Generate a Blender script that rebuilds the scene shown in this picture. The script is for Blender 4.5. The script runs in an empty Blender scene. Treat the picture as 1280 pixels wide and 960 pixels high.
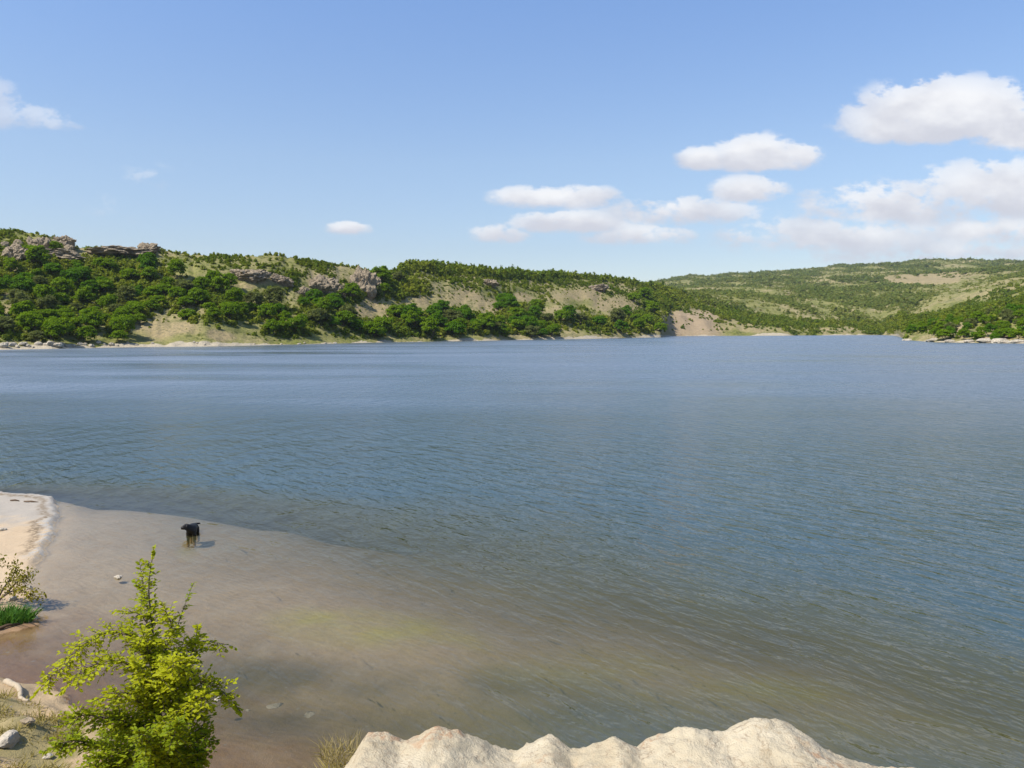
import bpy, bmesh, math, random
import numpy as np
from mathutils import Vector, Matrix

random.seed(7)
RNG = np.random.default_rng(7)
sc = bpy.context.scene
COL = sc.collection

# ------------------------------------------------------------------ camera
F = 1280 * 28.0 / 36.0
PITCH = math.radians(3.95)
CP, SP = math.cos(PITCH), math.sin(PITCH)
EYE = 5.6
cam_data = bpy.data.cameras.new('camera')
cam_data.lens = 28.0
cam_data.sensor_width = 36.0
cam_data.clip_start = 0.05
cam_data.clip_end = 20000.0
cam = bpy.data.objects.new('camera', cam_data)
COL.objects.link(cam)
cam.location = (0, 0, EYE)
cam.rotation_euler = (math.radians(90) - PITCH, 0, 0)
sc.camera = cam

# ------------------------------------------------------------------ look
sc.view_settings.view_transform = 'Standard'
sc.view_settings.look = 'None'
sc.view_settings.exposure = 0.75
sc.view_settings.gamma = 1.0
sc.view_settings.use_curve_mapping = False
sc.render.engine = 'CYCLES'
cy = sc.cycles
cy.use_denoising = True
try:
    cy.denoiser = 'OPENIMAGEDENOISE'
    cy.denoising_input_passes = 'RGB_ALBEDO_NORMAL'
except Exception:
    pass
cy.max_bounces = 6
cy.diffuse_bounces = 3
cy.glossy_bounces = 3
cy.transmission_bounces = 3
cy.volume_bounces = 0
cy.transparent_max_bounces = 8
cy.caustics_reflective = False
cy.caustics_refractive = False
cy.sample_clamp_indirect = 6.0

# ------------------------------------------------------------------ sun and sky
SUN_EL = math.radians(52)
SUN_AZ = math.radians(238)          # compass style from +Y, clockwise: from behind and to the left
SUN_DIR = Vector((math.sin(SUN_AZ) * math.cos(SUN_EL), math.cos(SUN_AZ) * math.cos(SUN_EL), math.sin(SUN_EL)))
SKY_STRENGTH = 0.13
SUN_STRENGTH = 4.0
sun_data = bpy.data.lights.new('sun', 'SUN')
sun_data.energy = SUN_STRENGTH
sun_data.angle = math.radians(0.53)
sun_data.color = (1.0, 0.945, 0.86)
sun = bpy.data.objects.new('sun', sun_data)
COL.objects.link(sun)
sun.rotation_euler = SUN_DIR.to_track_quat('Z', 'Y').to_euler()
sun.location = (-50, -60, 120)

world = bpy.data.worlds.new('World')
sc.world = world
world.use_nodes = True


class NT:
    """small helper for writing node trees"""
    def __init__(self, tree):
        self.t = tree
        self.t.nodes.clear()

    def n(self, kind, **kw):
        nd = self.t.nodes.new(kind)
        for k, v in kw.items():
            setattr(nd, k, v)
        return nd

    def put(self, sock, v):
        if hasattr(v, 'is_output') or isinstance(v, bpy.types.NodeSocket):
            self.t.links.new(v, sock)
        elif v is not None:
            if isinstance(v, (tuple, list)) and len(v) == 3 and sock.type == 'RGBA':
                v = (*v, 1.0)
            sock.default_value = v

    def math(self, op, a, b=None, c=None, clamp=False):
        nd = self.n('ShaderNodeMath', operation=op, use_clamp=clamp)
        self.put(nd.inputs[0], a)
        self.put(nd.inputs[1], b)
        self.put(nd.inputs[2], c)
        return nd.outputs[0]

    def vmath(self, op, a, b=None):
        nd = self.n('ShaderNodeVectorMath', operation=op)
        self.put(nd.inputs[0], a)
        self.put(nd.inputs[1], b)
        return nd.outputs[0]

    def mix(self, fac, a, b, blend='MIX'):
        nd = self.n('ShaderNodeMix', data_type='RGBA', blend_type=blend)
        self.put(nd.inputs[0], fac)
        self.put(nd.inputs[6], a)
        self.put(nd.inputs[7], b)
        return nd.outputs[2]

    def mixf(self, fac, a, b):
        nd = self.n('ShaderNodeMix', data_type='FLOAT')
        self.put(nd.inputs[0], fac)
        self.put(nd.inputs[2], a)
        self.put(nd.inputs[3], b)
        return nd.outputs[0]

    def remap(self, v, a, b, c=0.0, d=1.0, smooth=False):
        nd = self.n('ShaderNodeMapRange', interpolation_type='SMOOTHSTEP' if smooth else 'LINEAR')
        self.put(nd.inputs[0], v)
        for i, q in enumerate((a, b, c, d)):
            self.put(nd.inputs[i + 1], q)
        return nd.outputs[0]

    def noise(self, vec, scale, detail=4, rough=0.55, dist=0.0, dim='3D'):
        nd = self.n('ShaderNodeTexNoise', noise_dimensions=dim)
        self.put(nd.inputs['Vector'], vec)
        nd.inputs['Scale'].default_value = scale
        nd.inputs['Detail'].default_value = detail
        nd.inputs['Roughness'].default_value = rough
        nd.inputs['Distortion'].default_value = dist
        return nd.outputs['Fac']

    def voro(self, vec, scale, feature='F1', out='Distance'):
        nd = self.n('ShaderNodeTexVoronoi', feature=feature)
        self.put(nd.inputs['Vector'], vec)
        nd.inputs['Scale'].default_value = scale
        return nd.outputs[out]

    def attr(self, name, out='Fac'):
        return self.n('ShaderNodeAttribute', attribute_name=name).outputs[out]

    def mapping(self, vec, loc=(0, 0, 0), rot=(0, 0, 0), scale=(1, 1, 1)):
        nd = self.n('ShaderNodeMapping')
        self.put(nd.inputs['Vector'], vec)
        nd.inputs['Location'].default_value = loc
        nd.inputs['Rotation'].default_value = rot
        nd.inputs['Scale'].default_value = scale
        return nd.outputs[0]

    def bump(self, height, strength=0.5, distance=0.1, normal=None):
        nd = self.n('ShaderNodeBump')
        self.put(nd.inputs['Strength'], strength)
        self.put(nd.inputs['Distance'], distance)
        self.put(nd.inputs['Height'], height)
        if normal is not None:
            self.put(nd.inputs['Normal'], normal)
        return nd.outputs[0]


def pix_dir(px, py):
    """direction (dx/dy, dz/dy) of a point of the photograph, seen from the eye"""
    xc, yc = (px - 640) / F, (480 - py) / F
    den = CP + yc * SP
    return xc / den, (yc * CP - SP) / den


def build_sky():
    g = NT(world.node_tree)
    out = g.n('ShaderNodeOutputWorld')
    sky = g.n('ShaderNodeTexSky', sky_type='NISHITA')
    sky.sun_disc = False
    sky.sun_elevation = SUN_EL
    sky.sun_rotation = SUN_AZ
    sky.altitude = 200
    sky.air_density = 1.0
    sky.dust_density = 0.7
    sky.ozone_density = 1.6
    tc = g.n('ShaderNodeTexCoord')
    sep = g.n('ShaderNodeSeparateXYZ')
    g.put(sep.inputs[0], tc.outputs['Generated'])
    yy = g.math('MAXIMUM', sep.outputs[1], 0.02)
    u = g.math('DIVIDE', sep.outputs[0], yy)
    v = g.math('DIVIDE', sep.outputs[2], yy)
    comb = g.n('ShaderNodeCombineXYZ')
    g.put(comb.inputs[0], u)
    g.put(comb.inputs[1], v)
    puv = comb.outputs[0]
    stretched = g.mapping(puv, scale=(1.0, 1.7, 1.0))
    big = g.noise(stretched, 13.0, 6, 0.58)
    fine = g.noise(stretched, 42.0, 6, 0.62)
    wob = g.noise(g.mapping(stretched, loc=(3.1, 7.7, 0)), 16.0, 4, 0.55)
    # cumulus banks: centre x, centre y, half width, half height above, half height below (in picture units), weight
    clouds = [
        (1190, 158, 150, 66, 24, 1.25), (1140, 165, 90, 40, 18, 1.1), (1300, 172, 130, 62, 18, 1.1),
        (880, 203, 40, 22, 12, 1.0), (945, 203, 66, 38, 14, 1.15), (995, 200, 42, 24, 14, 1.0),
        (692, 250, 90, 20, 14, .95), (650, 248, 40, 16, 10, .85), (740, 247, 40, 16, 10, .8),
        (935, 243, 56, 26, 12, .95),
        (715, 282, 92, 22, 12, .92), (625, 296, 42, 18, 10, .8), (850, 268, 110, 26, 16, .82), (800, 297, 80, 20, 12, .78),
        (437, 287, 36, 12, 9, .9),
        (1130, 262, 150, 40, 26, .85), (1260, 245, 150, 50, 40, .95), (1050, 300, 170, 34, 24, .72), (930, 300, 30, 14, 12, .75),
        (1250, 292, 110, 26, 18, .9), (1180, 318, 220, 30, 30, .55),
        (15, 148, 76, 20, 16, .66), (-30, 128, 66, 34, 22, .7), (58, 158, 60, 12, 8, .62),
        (187, 226, 22, 12, 10, .06), (133, 266, 26, 12, 10, .05),
    ]
    dens = None
    topl = None
    for (cx, cyy, hw, ha, hb, w) in clouds:
        u0, v0 = pix_dir(cx, cyy)
        du = g.math('MULTIPLY', g.math('SUBTRACT', u, u0), F / hw)
        dv0 = g.math('SUBTRACT', v, v0)
        dv = g.math('MAXIMUM', g.math('MULTIPLY', dv0, F / ha), g.math('MULTIPLY', dv0, -F / hb))
        r2 = g.math('ADD', g.math('MULTIPLY', du, du), g.math('MULTIPLY', dv, dv))
        e = g.math('MULTIPLY', g.math('SUBTRACT', 1.0, r2), w)
        h = g.math('MULTIPLY', dv0, F / ha)
        wgt = g.math('POWER', 2.71828, g.math('MULTIPLY', g.math('MAXIMUM', e, -2.0), 4.0))
        hw_ = g.math('MULTIPLY', g.math('MAXIMUM', g.math('MINIMUM', h, 1.5), -1.5), wgt)
        if dens is None:
            dens, topl, wsum = e, hw_, wgt
        else:
            topl = g.math('ADD', topl, hw_)
            wsum = g.math('ADD', wsum, wgt)
            dens = g.math('SMOOTH_MAX', dens, e, 0.15)
    topl = g.math('DIVIDE', topl, wsum)
    rag = g.math('ADD', g.math('MULTIPLY', g.math('SUBTRACT', big, 0.5), 2.6), g.math('MULTIPLY', g.math('SUBTRACT', fine, 0.5), 1.7))
    body = g.math('ADD', dens, rag)
    mask = g.math('MULTIPLY', g.remap(body, -0.05, g.remap(topl, -0.4, 0.5, 0.95, 0.42), smooth=True), g.remap(dens, -0.35, 0.35, smooth=True))
    thick = g.math('MULTIPLY', mask, g.remap(dens, -0.1, 0.8, 0.55, 0.96))
    thick = g.math('MULTIPLY', thick, g.remap(u, -0.52, -0.40, 0.55, 1.0))
    front = g.math('GREATER_THAN', sep.outputs[1], 0.05)
    thick = g.math('MULTIPLY', thick, front, clamp=True)
    shade = g.math('ADD', topl, g.math('MULTIPLY', g.math('SUBTRACT', wob, 0.5), 2.2))
    shade = g.remap(shade, -0.45, 0.95, smooth=True)
    ccol = g.mix(shade, CLOUD_BASE, CLOUD_TOP)
    el = g.math('DIVIDE', sep.outputs[2], 1.0)
    low = g.mix(g.remap(el, 0.10, 0.20), SKY_LOW, SKY_MID)
    skyc = g.mix(1.0, sky.outputs[0], g.mix(g.remap(el, 0.20, 0.40), low, SKY_TINT), 'MULTIPLY')
    bg1 = g.n('ShaderNodeBackground')
    g.put(bg1.inputs[0], skyc)
    bg1.inputs[1].default_value = SKY_STRENGTH
    bg2 = g.n('ShaderNodeBackground')
    g.put(bg2.inputs[0], ccol)
    bg2.inputs[1].default_value = 1.0
    ms = g.n('ShaderNodeMixShader')
    g.put(ms.inputs[0], thick)
    g.t.links.new(bg1.outputs[0], ms.inputs[1])
    g.t.links.new(bg2.outputs[0], ms.inputs[2])
    g.t.links.new(ms.outputs[0], out.inputs[0])
    world.cycles.sampling_method = 'MANUAL'
    world.cycles.sample_map_resolution = 512


SKY_LOW, SKY_MID, SKY_TINT = (0.67, 0.645, 0.665), (0.76, 0.74, 0.75), (0.73, 0.82, 0.955)
CLOUD_TOP = (0.60, 0.60, 0.605)
CLOUD_BASE = (0.41, 0.415, 0.455)
build_sky()

# ------------------------------------------------------------------ helpers: placing, noise, meshes


def at_z(px, py, z=0.0):
    u, v = pix_dir(px, py)
    y = (z - EYE) / v
    return Vector((u * y, y, z))


def at_y(px, py, y):
    u, v = pix_dir(px, py)
    return Vector((u * y, y, EYE + v * y))


def to_pix(x, y, z):
    dx, dy, dz = x, y, z - EYE
    fz = dy * CP - dz * SP
    uz = dy * SP + dz * CP
    return 640 + F * dx / fz, 480 - F * uz / fz


def _hash(ix, iy, iz, seed):
    h = (ix.astype(np.int64) * 374761393 + iy.astype(np.int64) * 668265263 + iz.astype(np.int64) * 2147483647 + seed * 144665) & 0xFFFFFFFF
    h = ((h ^ (h >> 13)) * 1274126177) & 0xFFFFFFFF
    h = ((h ^ (h >> 16)) * 2246822519) & 0xFFFFFFFF
    return ((h ^ (h >> 15)) & 0xFFFFFF) / float(0xFFFFFF)


def vnoise(x, y, z=None, seed=0):
    x = np.asarray(x, float)
    y = np.asarray(y, float)
    z = np.zeros_like(x) if z is None else np.asarray(z, float)
    ix, iy, iz = np.floor(x), np.floor(y), np.floor(z)
    fx, fy, fz = x - ix, y - iy, z - iz
    fx, fy, fz = [t * t * (3 - 2 * t) for t in (fx, fy, fz)]
    r = 0
    for a in (0, 1):
        for b in (0, 1):
            for c in (0, 1):
                w = (fx if a else 1 - fx) * (fy if b else 1 - fy) * (fz if c else 1 - fz)
                r = r + w * _hash(ix + a, iy + b, iz + c, seed)
    return r * 2 - 1


def fbm(x, y, z=None, seed=0, octaves=4, gain=0.5):
    x = np.asarray(x, float)
    y = np.asarray(y, float)
    s, a, f = 0, 1.0, 1.0
    for o in range(octaves):
        s = s + a * vnoise(x * f, y * f, None if z is None else np.asarray(z) * f, seed + o * 17)
        a *= gain
        f *= 2.03
    return s


def sstep(a, b, x):
    t = np.clip((np.asarray(x, float) - a) / (b - a), 0, 1)
    return t * t * (3 - 2 * t)


def mesh_arrays(name, verts, faces, smooth=False, attrs=None, cols=None):
    verts = np.asarray(verts, np.float32)
    faces = np.asarray(faces, np.int32)
    k = faces.shape[1]
    me = bpy.data.meshes.new(name)
    me.vertices.add(len(verts))
    me.vertices.foreach_set('co', verts.ravel())
    me.loops.add(faces.size)
    me.loops.foreach_set('vertex_index', faces.ravel())
    me.polygons.add(len(faces))
    me.polygons.foreach_set('loop_start', np.arange(0, faces.size, k, dtype=np.int32))
    me.polygons.foreach_set('loop_total', np.full(len(faces), k, np.int32))
    me.polygons.foreach_set('use_smooth', np.full(len(faces), bool(smooth)))
    me.update(calc_edges=True)
    for nm, vals in (attrs or {}).items():
        a = me.attributes.new(nm, 'FLOAT', 'POINT')
        a.data.foreach_set('value', np.asarray(vals, np.float32).ravel())
    for nm, vals in (cols or {}).items():
        a = me.attributes.new(nm, 'FLOAT_COLOR', 'POINT')
        v4 = np.ones((len(verts), 4), np.float32)
        v4[:, :3] = vals
        a.data.foreach_set('color', v4.ravel())
    return me


def grid_faces(nr, nc):
    i = np.arange(nr - 1)[:, None] * nc + np.arange(nc - 1)[None, :]
    return np.stack([i, i + 1, i + nc + 1, i + nc], -1).reshape(-1, 4)


def link(name, me, mat=None, parent=None, loc=None):
    o = bpy.data.objects.new(name, me)
    COL.objects.link(o)
    if mat is not None:
        me.materials.clear()
        me.materials.append(mat)
    if parent is not None:
        o.parent = parent
    if loc is not None:
        o.location = loc
    return o


def empty(name, loc=(0, 0, 0), rz=0.0):
    o = bpy.data.objects.new(name, None)
    COL.objects.link(o)
    o.location = loc
    o.rotation_euler = (0, 0, rz)
    o.empty_display_size = 0.2
    return o


def tag(o, label=None, cat=None, group=None, kind=None):
    if label:
        o['label'] = label
    if cat:
        o['category'] = cat
    if group:
        o['group'] = group
    if kind:
        o['kind'] = kind
    return o


def copy_thing(root, loc, rz, scale, mats=None):
    r = root.copy()
    COL.objects.link(r)
    r.location = loc
    r.rotation_euler = (0, 0, rz)
    r.scale = scale
    for ch in list(root.children):
        c = ch.copy()
        COL.objects.link(c)
        c.parent = r
    return r


def tube(points, radii, sides=7):
    """a tapered tube along points, as verts and quads"""
    pts = [Vector(p) for p in points]
    vs, fs = [], []
    up = Vector((0.3, 0.2, 1)).normalized()
    for i, p in enumerate(pts):
        d = (pts[min(i + 1, len(pts) - 1)] - pts[max(i - 1, 0)]).normalized()
        a = d.cross(up)
        if a.length < 1e-3:
            a = d.cross(Vector((1, 0, 0)))
        a.normalize()
        b = d.cross(a)
        for s in range(sides):
            t = 2 * math.pi * s / sides
            vs.append(p + (a * math.cos(t) + b * math.sin(t)) * radii[i])
    for i in range(len(pts) - 1):
        for s in range(sides):
            s2 = (s + 1) % sides
            fs.append((i * sides + s, i * sides + s2, (i + 1) * sides + s2, (i + 1) * sides + s))
    n = len(vs)
    vs.append(pts[0])
    vs.append(pts[-1])
    for s in range(sides):
        s2 = (s + 1) % sides
        fs.append((n, s2, s, s))
        k = (len(pts) - 1) * sides
        fs.append((n + 1, k + s, k + s2, k + s2))
    return vs, fs


def tube_mesh(name, tubes, smooth=True):
    me = bpy.data.meshes.new(name)
    V, Fc = [], []
    for vs, fs in tubes:
        o = len(V)
        V += [tuple(v) for v in vs]
        for f in fs:
            q = []
            for i in f:
                if i + o not in q:
                    q.append(i + o)
            Fc.append(q)
    me.from_pydata(V, [], Fc)
    me.polygons.foreach_set('use_smooth', [smooth] * len(me.polygons))
    me.update()
    return me


def catmull(pts, n=6):
    pts = [Vector(p) for p in pts]
    P = [pts[0] * 2 - pts[1]] + pts + [pts[-1] * 2 - pts[-2]]
    out = []
    for i in range(1, len(P) - 2):
        for k in range(n):
            t = k / n
            a, b, c, d = P[i - 1], P[i], P[i + 1], P[i + 2]
            out.append(0.5 * ((2 * b) + (c - a) * t + (2 * a - 5 * b + 4 * c - d) * t * t + (3 * b - a - 3 * c + d) * t ** 3))
    out.append(pts[-1])
    return out


def rock_mesh(name, seed, sx, sy, sz, sub=4, rough=0.16, cuts=9, fine=0.05, sink=0.25):
    r = np.random.default_rng(seed)
    bm = bmesh.new()
    bmesh.ops.create_icosphere(bm, subdivisions=sub, radius=1.0)
    co = np.array([v.co[:] for v in bm.verts])
    nrm = co / np.linalg.norm(co, axis=1, keepdims=True)
    for _ in range(cuts):                       # flat broken faces
        d = r.normal(size=3)
        d /= np.linalg.norm(d)
        lim = r.uniform(0.62, 0.92)
        k = co @ d
        over = np.clip(k - lim, 0, None)
        co = co - over[:, None] * d[None, :] * 0.9
    o = r.uniform(0, 50, 3)
    n1 = fbm(nrm[:, 0] * 1.7 + o[0], nrm[:, 1] * 1.7 + o[1], nrm[:, 2] * 1.7 + o[2], seed, 3)
    n2 = fbm(nrm[:, 0] * 6 + o[1], nrm[:, 1] * 6 + o[2], nrm[:, 2] * 6 + o[0], seed + 5, 3)
    co = co * (1 + rough * n1 + fine * n2)[:, None]
    co = co * np.array([sx, sy, sz])
    co[:, 2] += sz * (1 - 2 * sink) if False else sz * (0.5 - sink)
    for v, c in zip(bm.verts, co):
        v.co = c
    me = bpy.data.meshes.new(name)
    bm.to_mesh(me)
    bm.free()
    me.polygons.foreach_set('use_smooth', [False] * len(me.polygons))
    return me


# ------------------------------------------------------------------ materials


def new_mat(name):
    m = bpy.data.materials.new(name)
    m.use_nodes = True
    return m, NT(m.node_tree)


def finish(g, shader):
    out = g.n('ShaderNodeOutputMaterial')
    g.t.links.new(shader, out.inputs[0])


def principled(g, color, rough=0.9, normal=None, spec=0.25):
    p = g.n('ShaderNodeBsdfPrincipled')
    g.put(p.inputs['Base Color'], color)
    g.put(p.inputs['Roughness'], rough)
    p.inputs['Specular IOR Level'].default_value = spec
    if normal is not None:
        g.put(p.inputs['Normal'], normal)
    return p.outputs[0]


def leaf_material(name, dark, light, trans=0.42, hue_noise=0.0):
    m, g = new_mat(name)
    t = g.attr('tint')
    rnd = g.n('ShaderNodeObjectInfo').outputs['Random']
    f = g.math('ADD', g.math('MULTIPLY', t, 0.75), g.math('MULTIPLY', rnd, 0.35), clamp=True)
    c = g.mix(f, dark, light)
    d = g.n('ShaderNodeBsdfDiffuse')
    g.put(d.inputs[0], c)
    tr = g.n('ShaderNodeBsdfTranslucent')
    g.put(tr.inputs[0], g.mix(0.5, c, (light[0] * 1.3, light[1] * 1.25, light[2] * 0.6)))
    ms = g.n('ShaderNodeMixShader')
    ms.inputs[0].default_value = trans
    g.t.links.new(d.outputs[0], ms.inputs[1])
    g.t.links.new(tr.outputs[0], ms.inputs[2])
    gl = g.n('ShaderNodeBsdfGlossy')
    gl.inputs['Roughness'].default_value = 0.5
    gl.inputs[0].default_value = (0.7, 0.75, 0.7, 1)
    ms2 = g.n('ShaderNodeMixShader')
    ms2.inputs[0].default_value = 0.006
    g.t.links.new(ms.outputs[0], ms2.inputs[1])
    g.t.links.new(gl.outputs[0], ms2.inputs[2])
    finish(g, ms2.outputs[0])
    return m


def bark_material(name, a, b):
    m, g = new_mat(name)
    tc = g.n('ShaderNodeTexCoord').outputs['Object']
    n = g.noise(g.mapping(tc, scale=(6, 6, 1.5)), 4.0, 4)
    finish(g, principled(g, g.mix(n, a, b), 0.9, g.bump(n, 0.5, 0.02)))
    return m


def rock_material(name, a, b, c, scale=1.0):
    m, g = new_mat(name)
    tc = g.n('ShaderNodeTexCoord').outputs['Object']
    oi = g.n('ShaderNodeObjectInfo')
    n1 = g.noise(tc, 0.8 * scale, 5, 0.6)
    n2 = g.noise(tc, 5 * scale, 4, 0.6)
    crack = g.voro(g.mapping(tc, scale=(1, 1, 0.6)), 1.6 * scale, 'DISTANCE_TO_EDGE')
    col = g.mix(g.remap(n1, 0.38, 0.62), a, b)
    col = g.mix(g.remap(n2, 0.5, 0.72), col, c)
    col = g.mix(g.math('MULTIPLY', oi.outputs['Random'], 0.35), col, b)
    col = g.mix(g.remap(crack, 0.0, 0.05, 0.55, 0.0), col, (a[0] * .45, a[1] * .43, a[2] * .42))
    h = g.math('ADD', n2, g.remap(crack, 0, 0.12))
    finish(g, principled(g, col, 0.93, g.bump(h, 0.7, 0.12 / scale)))
    return m


M_TREE = [leaf_material('deep_green_leaves', (0.046, 0.128, 0.001), (0.115, 0.220, 0.003)),
          leaf_material('fresh_green_leaves', (0.082, 0.162, 0.002), (0.175, 0.265, 0.005)),
          leaf_material('olive_green_leaves', (0.085, 0.110, 0.024), (0.17, 0.190, 0.050))]
M_SCRUB = leaf_material('scrub_leaves', (0.052, 0.116, 0.003), (0.205, 0.230, 0.022))
M_WOOD = leaf_material('woodland_leaves', (0.052, 0.108, 0.010), (0.235, 0.245, 0.055))
M_BARK = bark_material('grey_brown_bark', (0.055, 0.042, 0.032), (0.12, 0.095, 0.07))
M_ROCK = rock_material('grey_pink_rock', (0.20, 0.16, 0.105), (0.285, 0.225, 0.15), (0.35, 0.29, 0.195), 0.55)
M_PALE = rock_material('pale_limestone', (0.36, 0.31, 0.235), (0.47, 0.415, 0.32), (0.27, 0.235, 0.175), 1.0)

# ------------------------------------------------------------------ hills (one height function, real distances)
CX = [-700, -300, 0, 60, 100, 190, 260, 330, 400, 455, 480, 520, 600, 700, 760, 800, 835, 855, 900, 1000, 1060, 1100, 1118, 1132, 1170, 1280, 1400, 1900]
SHORE_PY = [444, 440, 437, 436, 435, 433.5, 433, 431.5, 430, 428.5, 428, 427.3, 426, 424, 423, 422, 421.2, 420.6, 419.8, 419.4, 419, 418.8, 419.5, 425.5, 427.8, 429.3, 430, 434]
RIDGE_Y = [520, 420, 335, 338, 345, 352, 362, 372, 392, 415, 430, 460, 520, 620, 680, 720, 790, 830, 900, 1000, 1060, 1100, 1080, 1050, 930, 800, 800, 800]
RIDGE_PY = [300, 290, 293, 297, 309, 312, 318, 318, 328, 334, 336, 333, 338, 348, 353, 356, 362, 367, 373, 378, 377, 374, 372, 371, 370, 354, 345, 335]
FAR_PY = [400, 400, 400, 400, 400, 400, 400, 400, 400, 398, 396, 394, 385, 372, 364, 357, 351, 348, 344, 339, 334, 331, 330, 328, 324, 331, 335, 338]
K5_Y = [900, 800, 700, 700, 700, 700, 720, 740, 760, 800, 820, 850, 900, 1000, 1080, 1150, 1250, 1300, 1350, 1400, 1400, 1400, 1400, 1400, 1350, 1150, 1150, 1150]
K5_PY = [380, 380, 380, 380, 380, 380, 380, 380, 380, 380, 380, 378, 375, 370, 368, 366, 364, 363, 363, 362, 361, 359, 359, 358, 357, 342, 340, 335]
K6_Y = [1900] * 18 + [1900, 1900, 1850, 1800, 1800, 1800, 1750, 1600, 1600, 1600]
K6_PY = [395] * 12 + [385, 372, 364, 360, 357, 355, 353, 351, 348, 344, 343, 342, 341, 335, 335, 335]
CXN = np.array(sorted(set(CX) | {827, 845, 865, 872, 880, 890, 915, 930}), float)
SHORE_PY, RIDGE_Y, RIDGE_PY, FAR_PY, K5_Y, K5_PY, K6_Y, K6_PY = [np.interp(CXN, CX, v) for v in (SHORE_PY, RIDGE_Y, RIDGE_PY, FAR_PY, K5_Y, K5_PY, K6_Y, K6_PY)]
CX = CXN
SHORE_PY = np.interp(CX, [-1000, 800, 827, 835, 855, 900, 1000], [0, 422, 421.6, 420.15, 420.0, 419.8, 0]) * ((CX >= 800) & (CX <= 900)) + SHORE_PY * ((CX < 800) | (CX > 900))
CU = (CX - 640) / F


def z_of(py, y):
    yc = (480 - np.asarray(py, float)) / F
    return EYE + y * (yc * CP - SP) / (CP + yc * SP)


def shore_y(py):
    yc = (480 - np.asarray(py, float)) / F
    return EYE / -((yc * CP - SP) / (CP + yc * SP))


SH = shore_y(np.array(SHORE_PY))
RY, K5, K6 = np.array(RIDGE_Y, float), np.array(K5_Y, float), np.array(K6_Y, float)
ZR, Z5, Z6, ZF = z_of(RIDGE_PY, RY), z_of(K5_PY, K5), z_of(K6_PY, K6), z_of(FAR_PY, 2700.0)
Z5 = np.maximum(Z5, 14)
# profile knots per column
foot_dy = np.interp(CX, [-700, 827, 835, 868, 900, 930, 1000, 1110, 1130, 1900], [7, 8, 30, 32, 30, 20, 14, 16, 8, 8])
foot_z = np.interp(CX, [-700, 0, 800, 827, 835, 850, 868, 885, 905, 930, 1000, 1110, 1130, 1900], [2.2, 2.0, 2.6, 4, 16, 17, 15, 13, 10, 6, 4, 4, 2.2, 2.4])
K1, Z1 = SH + foot_dy, foot_z
head = sstep(1118, 1134, CX)
t2 = np.interp(CX, [-700, 1110, 1134, 1900], [0.45, 0.45, 0.0, 0.0])
K2 = K1 + (RY - K1) * 0.42
Z2 = Z1 + (ZR - Z1) * 0.40
K2h, Z2h = SH + 46, np.interp(CX, [1118, 1140, 1200, 1280, 1900], [3.0, 6.0, 9.5, 13.0, 20.0])
K2, Z2 = K2 * (1 - head) + K2h * head, Z2 * (1 - head) + Z2h * head
K3 = K1 + (RY - K1) * 0.78
Z3 = Z1 + (ZR - Z1) * 0.80
Z3 = Z3 * (1 - head) + head * np.interp(CX, [1118, 1170, 1280, 1900], [18, 20, 34, 50])
KD = np.stack([SH - 60, SH - 3, SH, K1, K2, K3, RY, K5, K6, np.full_like(SH, 2700.0), np.full_like(SH, 3300.0)])
KZ = np.stack([SH * 0 - 7, SH * 0 - 0.5, SH * 0 + 0.12, Z1, Z2, Z3, ZR, Z5, Z6, ZF, ZF * 0.75])


def column_at(u):
    """knots (depth, height) of the hill profile for each direction u"""
    D = np.stack([np.interp(u, CU, KD[k]) for k in range(KD.shape[0])])
    Z = np.stack([np.interp(u, CU, KZ[k]) for k in range(KZ.shape[0])])
    return D, Z


def hill_z(x, y):
    x = np.asarray(x, float).ravel()
    y = np.asarray(y, float).ravel()
    u = x / y
    # shoreline and ridges wander a little
    wob = 1 + 0.012 * fbm(x / 37, y / 200, seed=3, octaves=3)
    D, Z = column_at(u)
    yy = y * wob
    z = np.full_like(y, -7.0)
    for k in range(D.shape[0] - 1):
        a, b = D[k], D[k + 1]
        t = np.clip((yy - a) / np.maximum(b - a, 1e-3), 0, 1)
        if k >= 4:
            t = t * t * (3 - 2 * t) * 0.35 + t * 0.65
        m = yy >= a
        z = np.where(m, Z[k] + (Z[k + 1] - Z[k]) * t, z)
    land = sstep(0, 40, yy - D[2])
    far = sstep(900, 1800, yy)
    z = z + land * (1.6 * fbm(x / 34, y / 34, seed=11, octaves=4) + 0.5 * fbm(x / 7, y / 7, seed=13, octaves=3))
    z = z + far * 7.0 * fbm(x / 190, y / 190, seed=19, octaves=4)
    # gullies running down to the lake
    gul = np.abs(fbm(u * 42, y / 260, seed=29, octaves=2))
    z = z - land * (1 - far) * 0.8 * np.exp(-(gul / 0.12) ** 2)
    z = z + sstep(0, 1.2, yy - D[2]) * (1 - sstep(8, 24, yy - D[2])) * 0.45 * fbm(x / 2.4, y / 2.4, seed=31, octaves=3)
    return z


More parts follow.
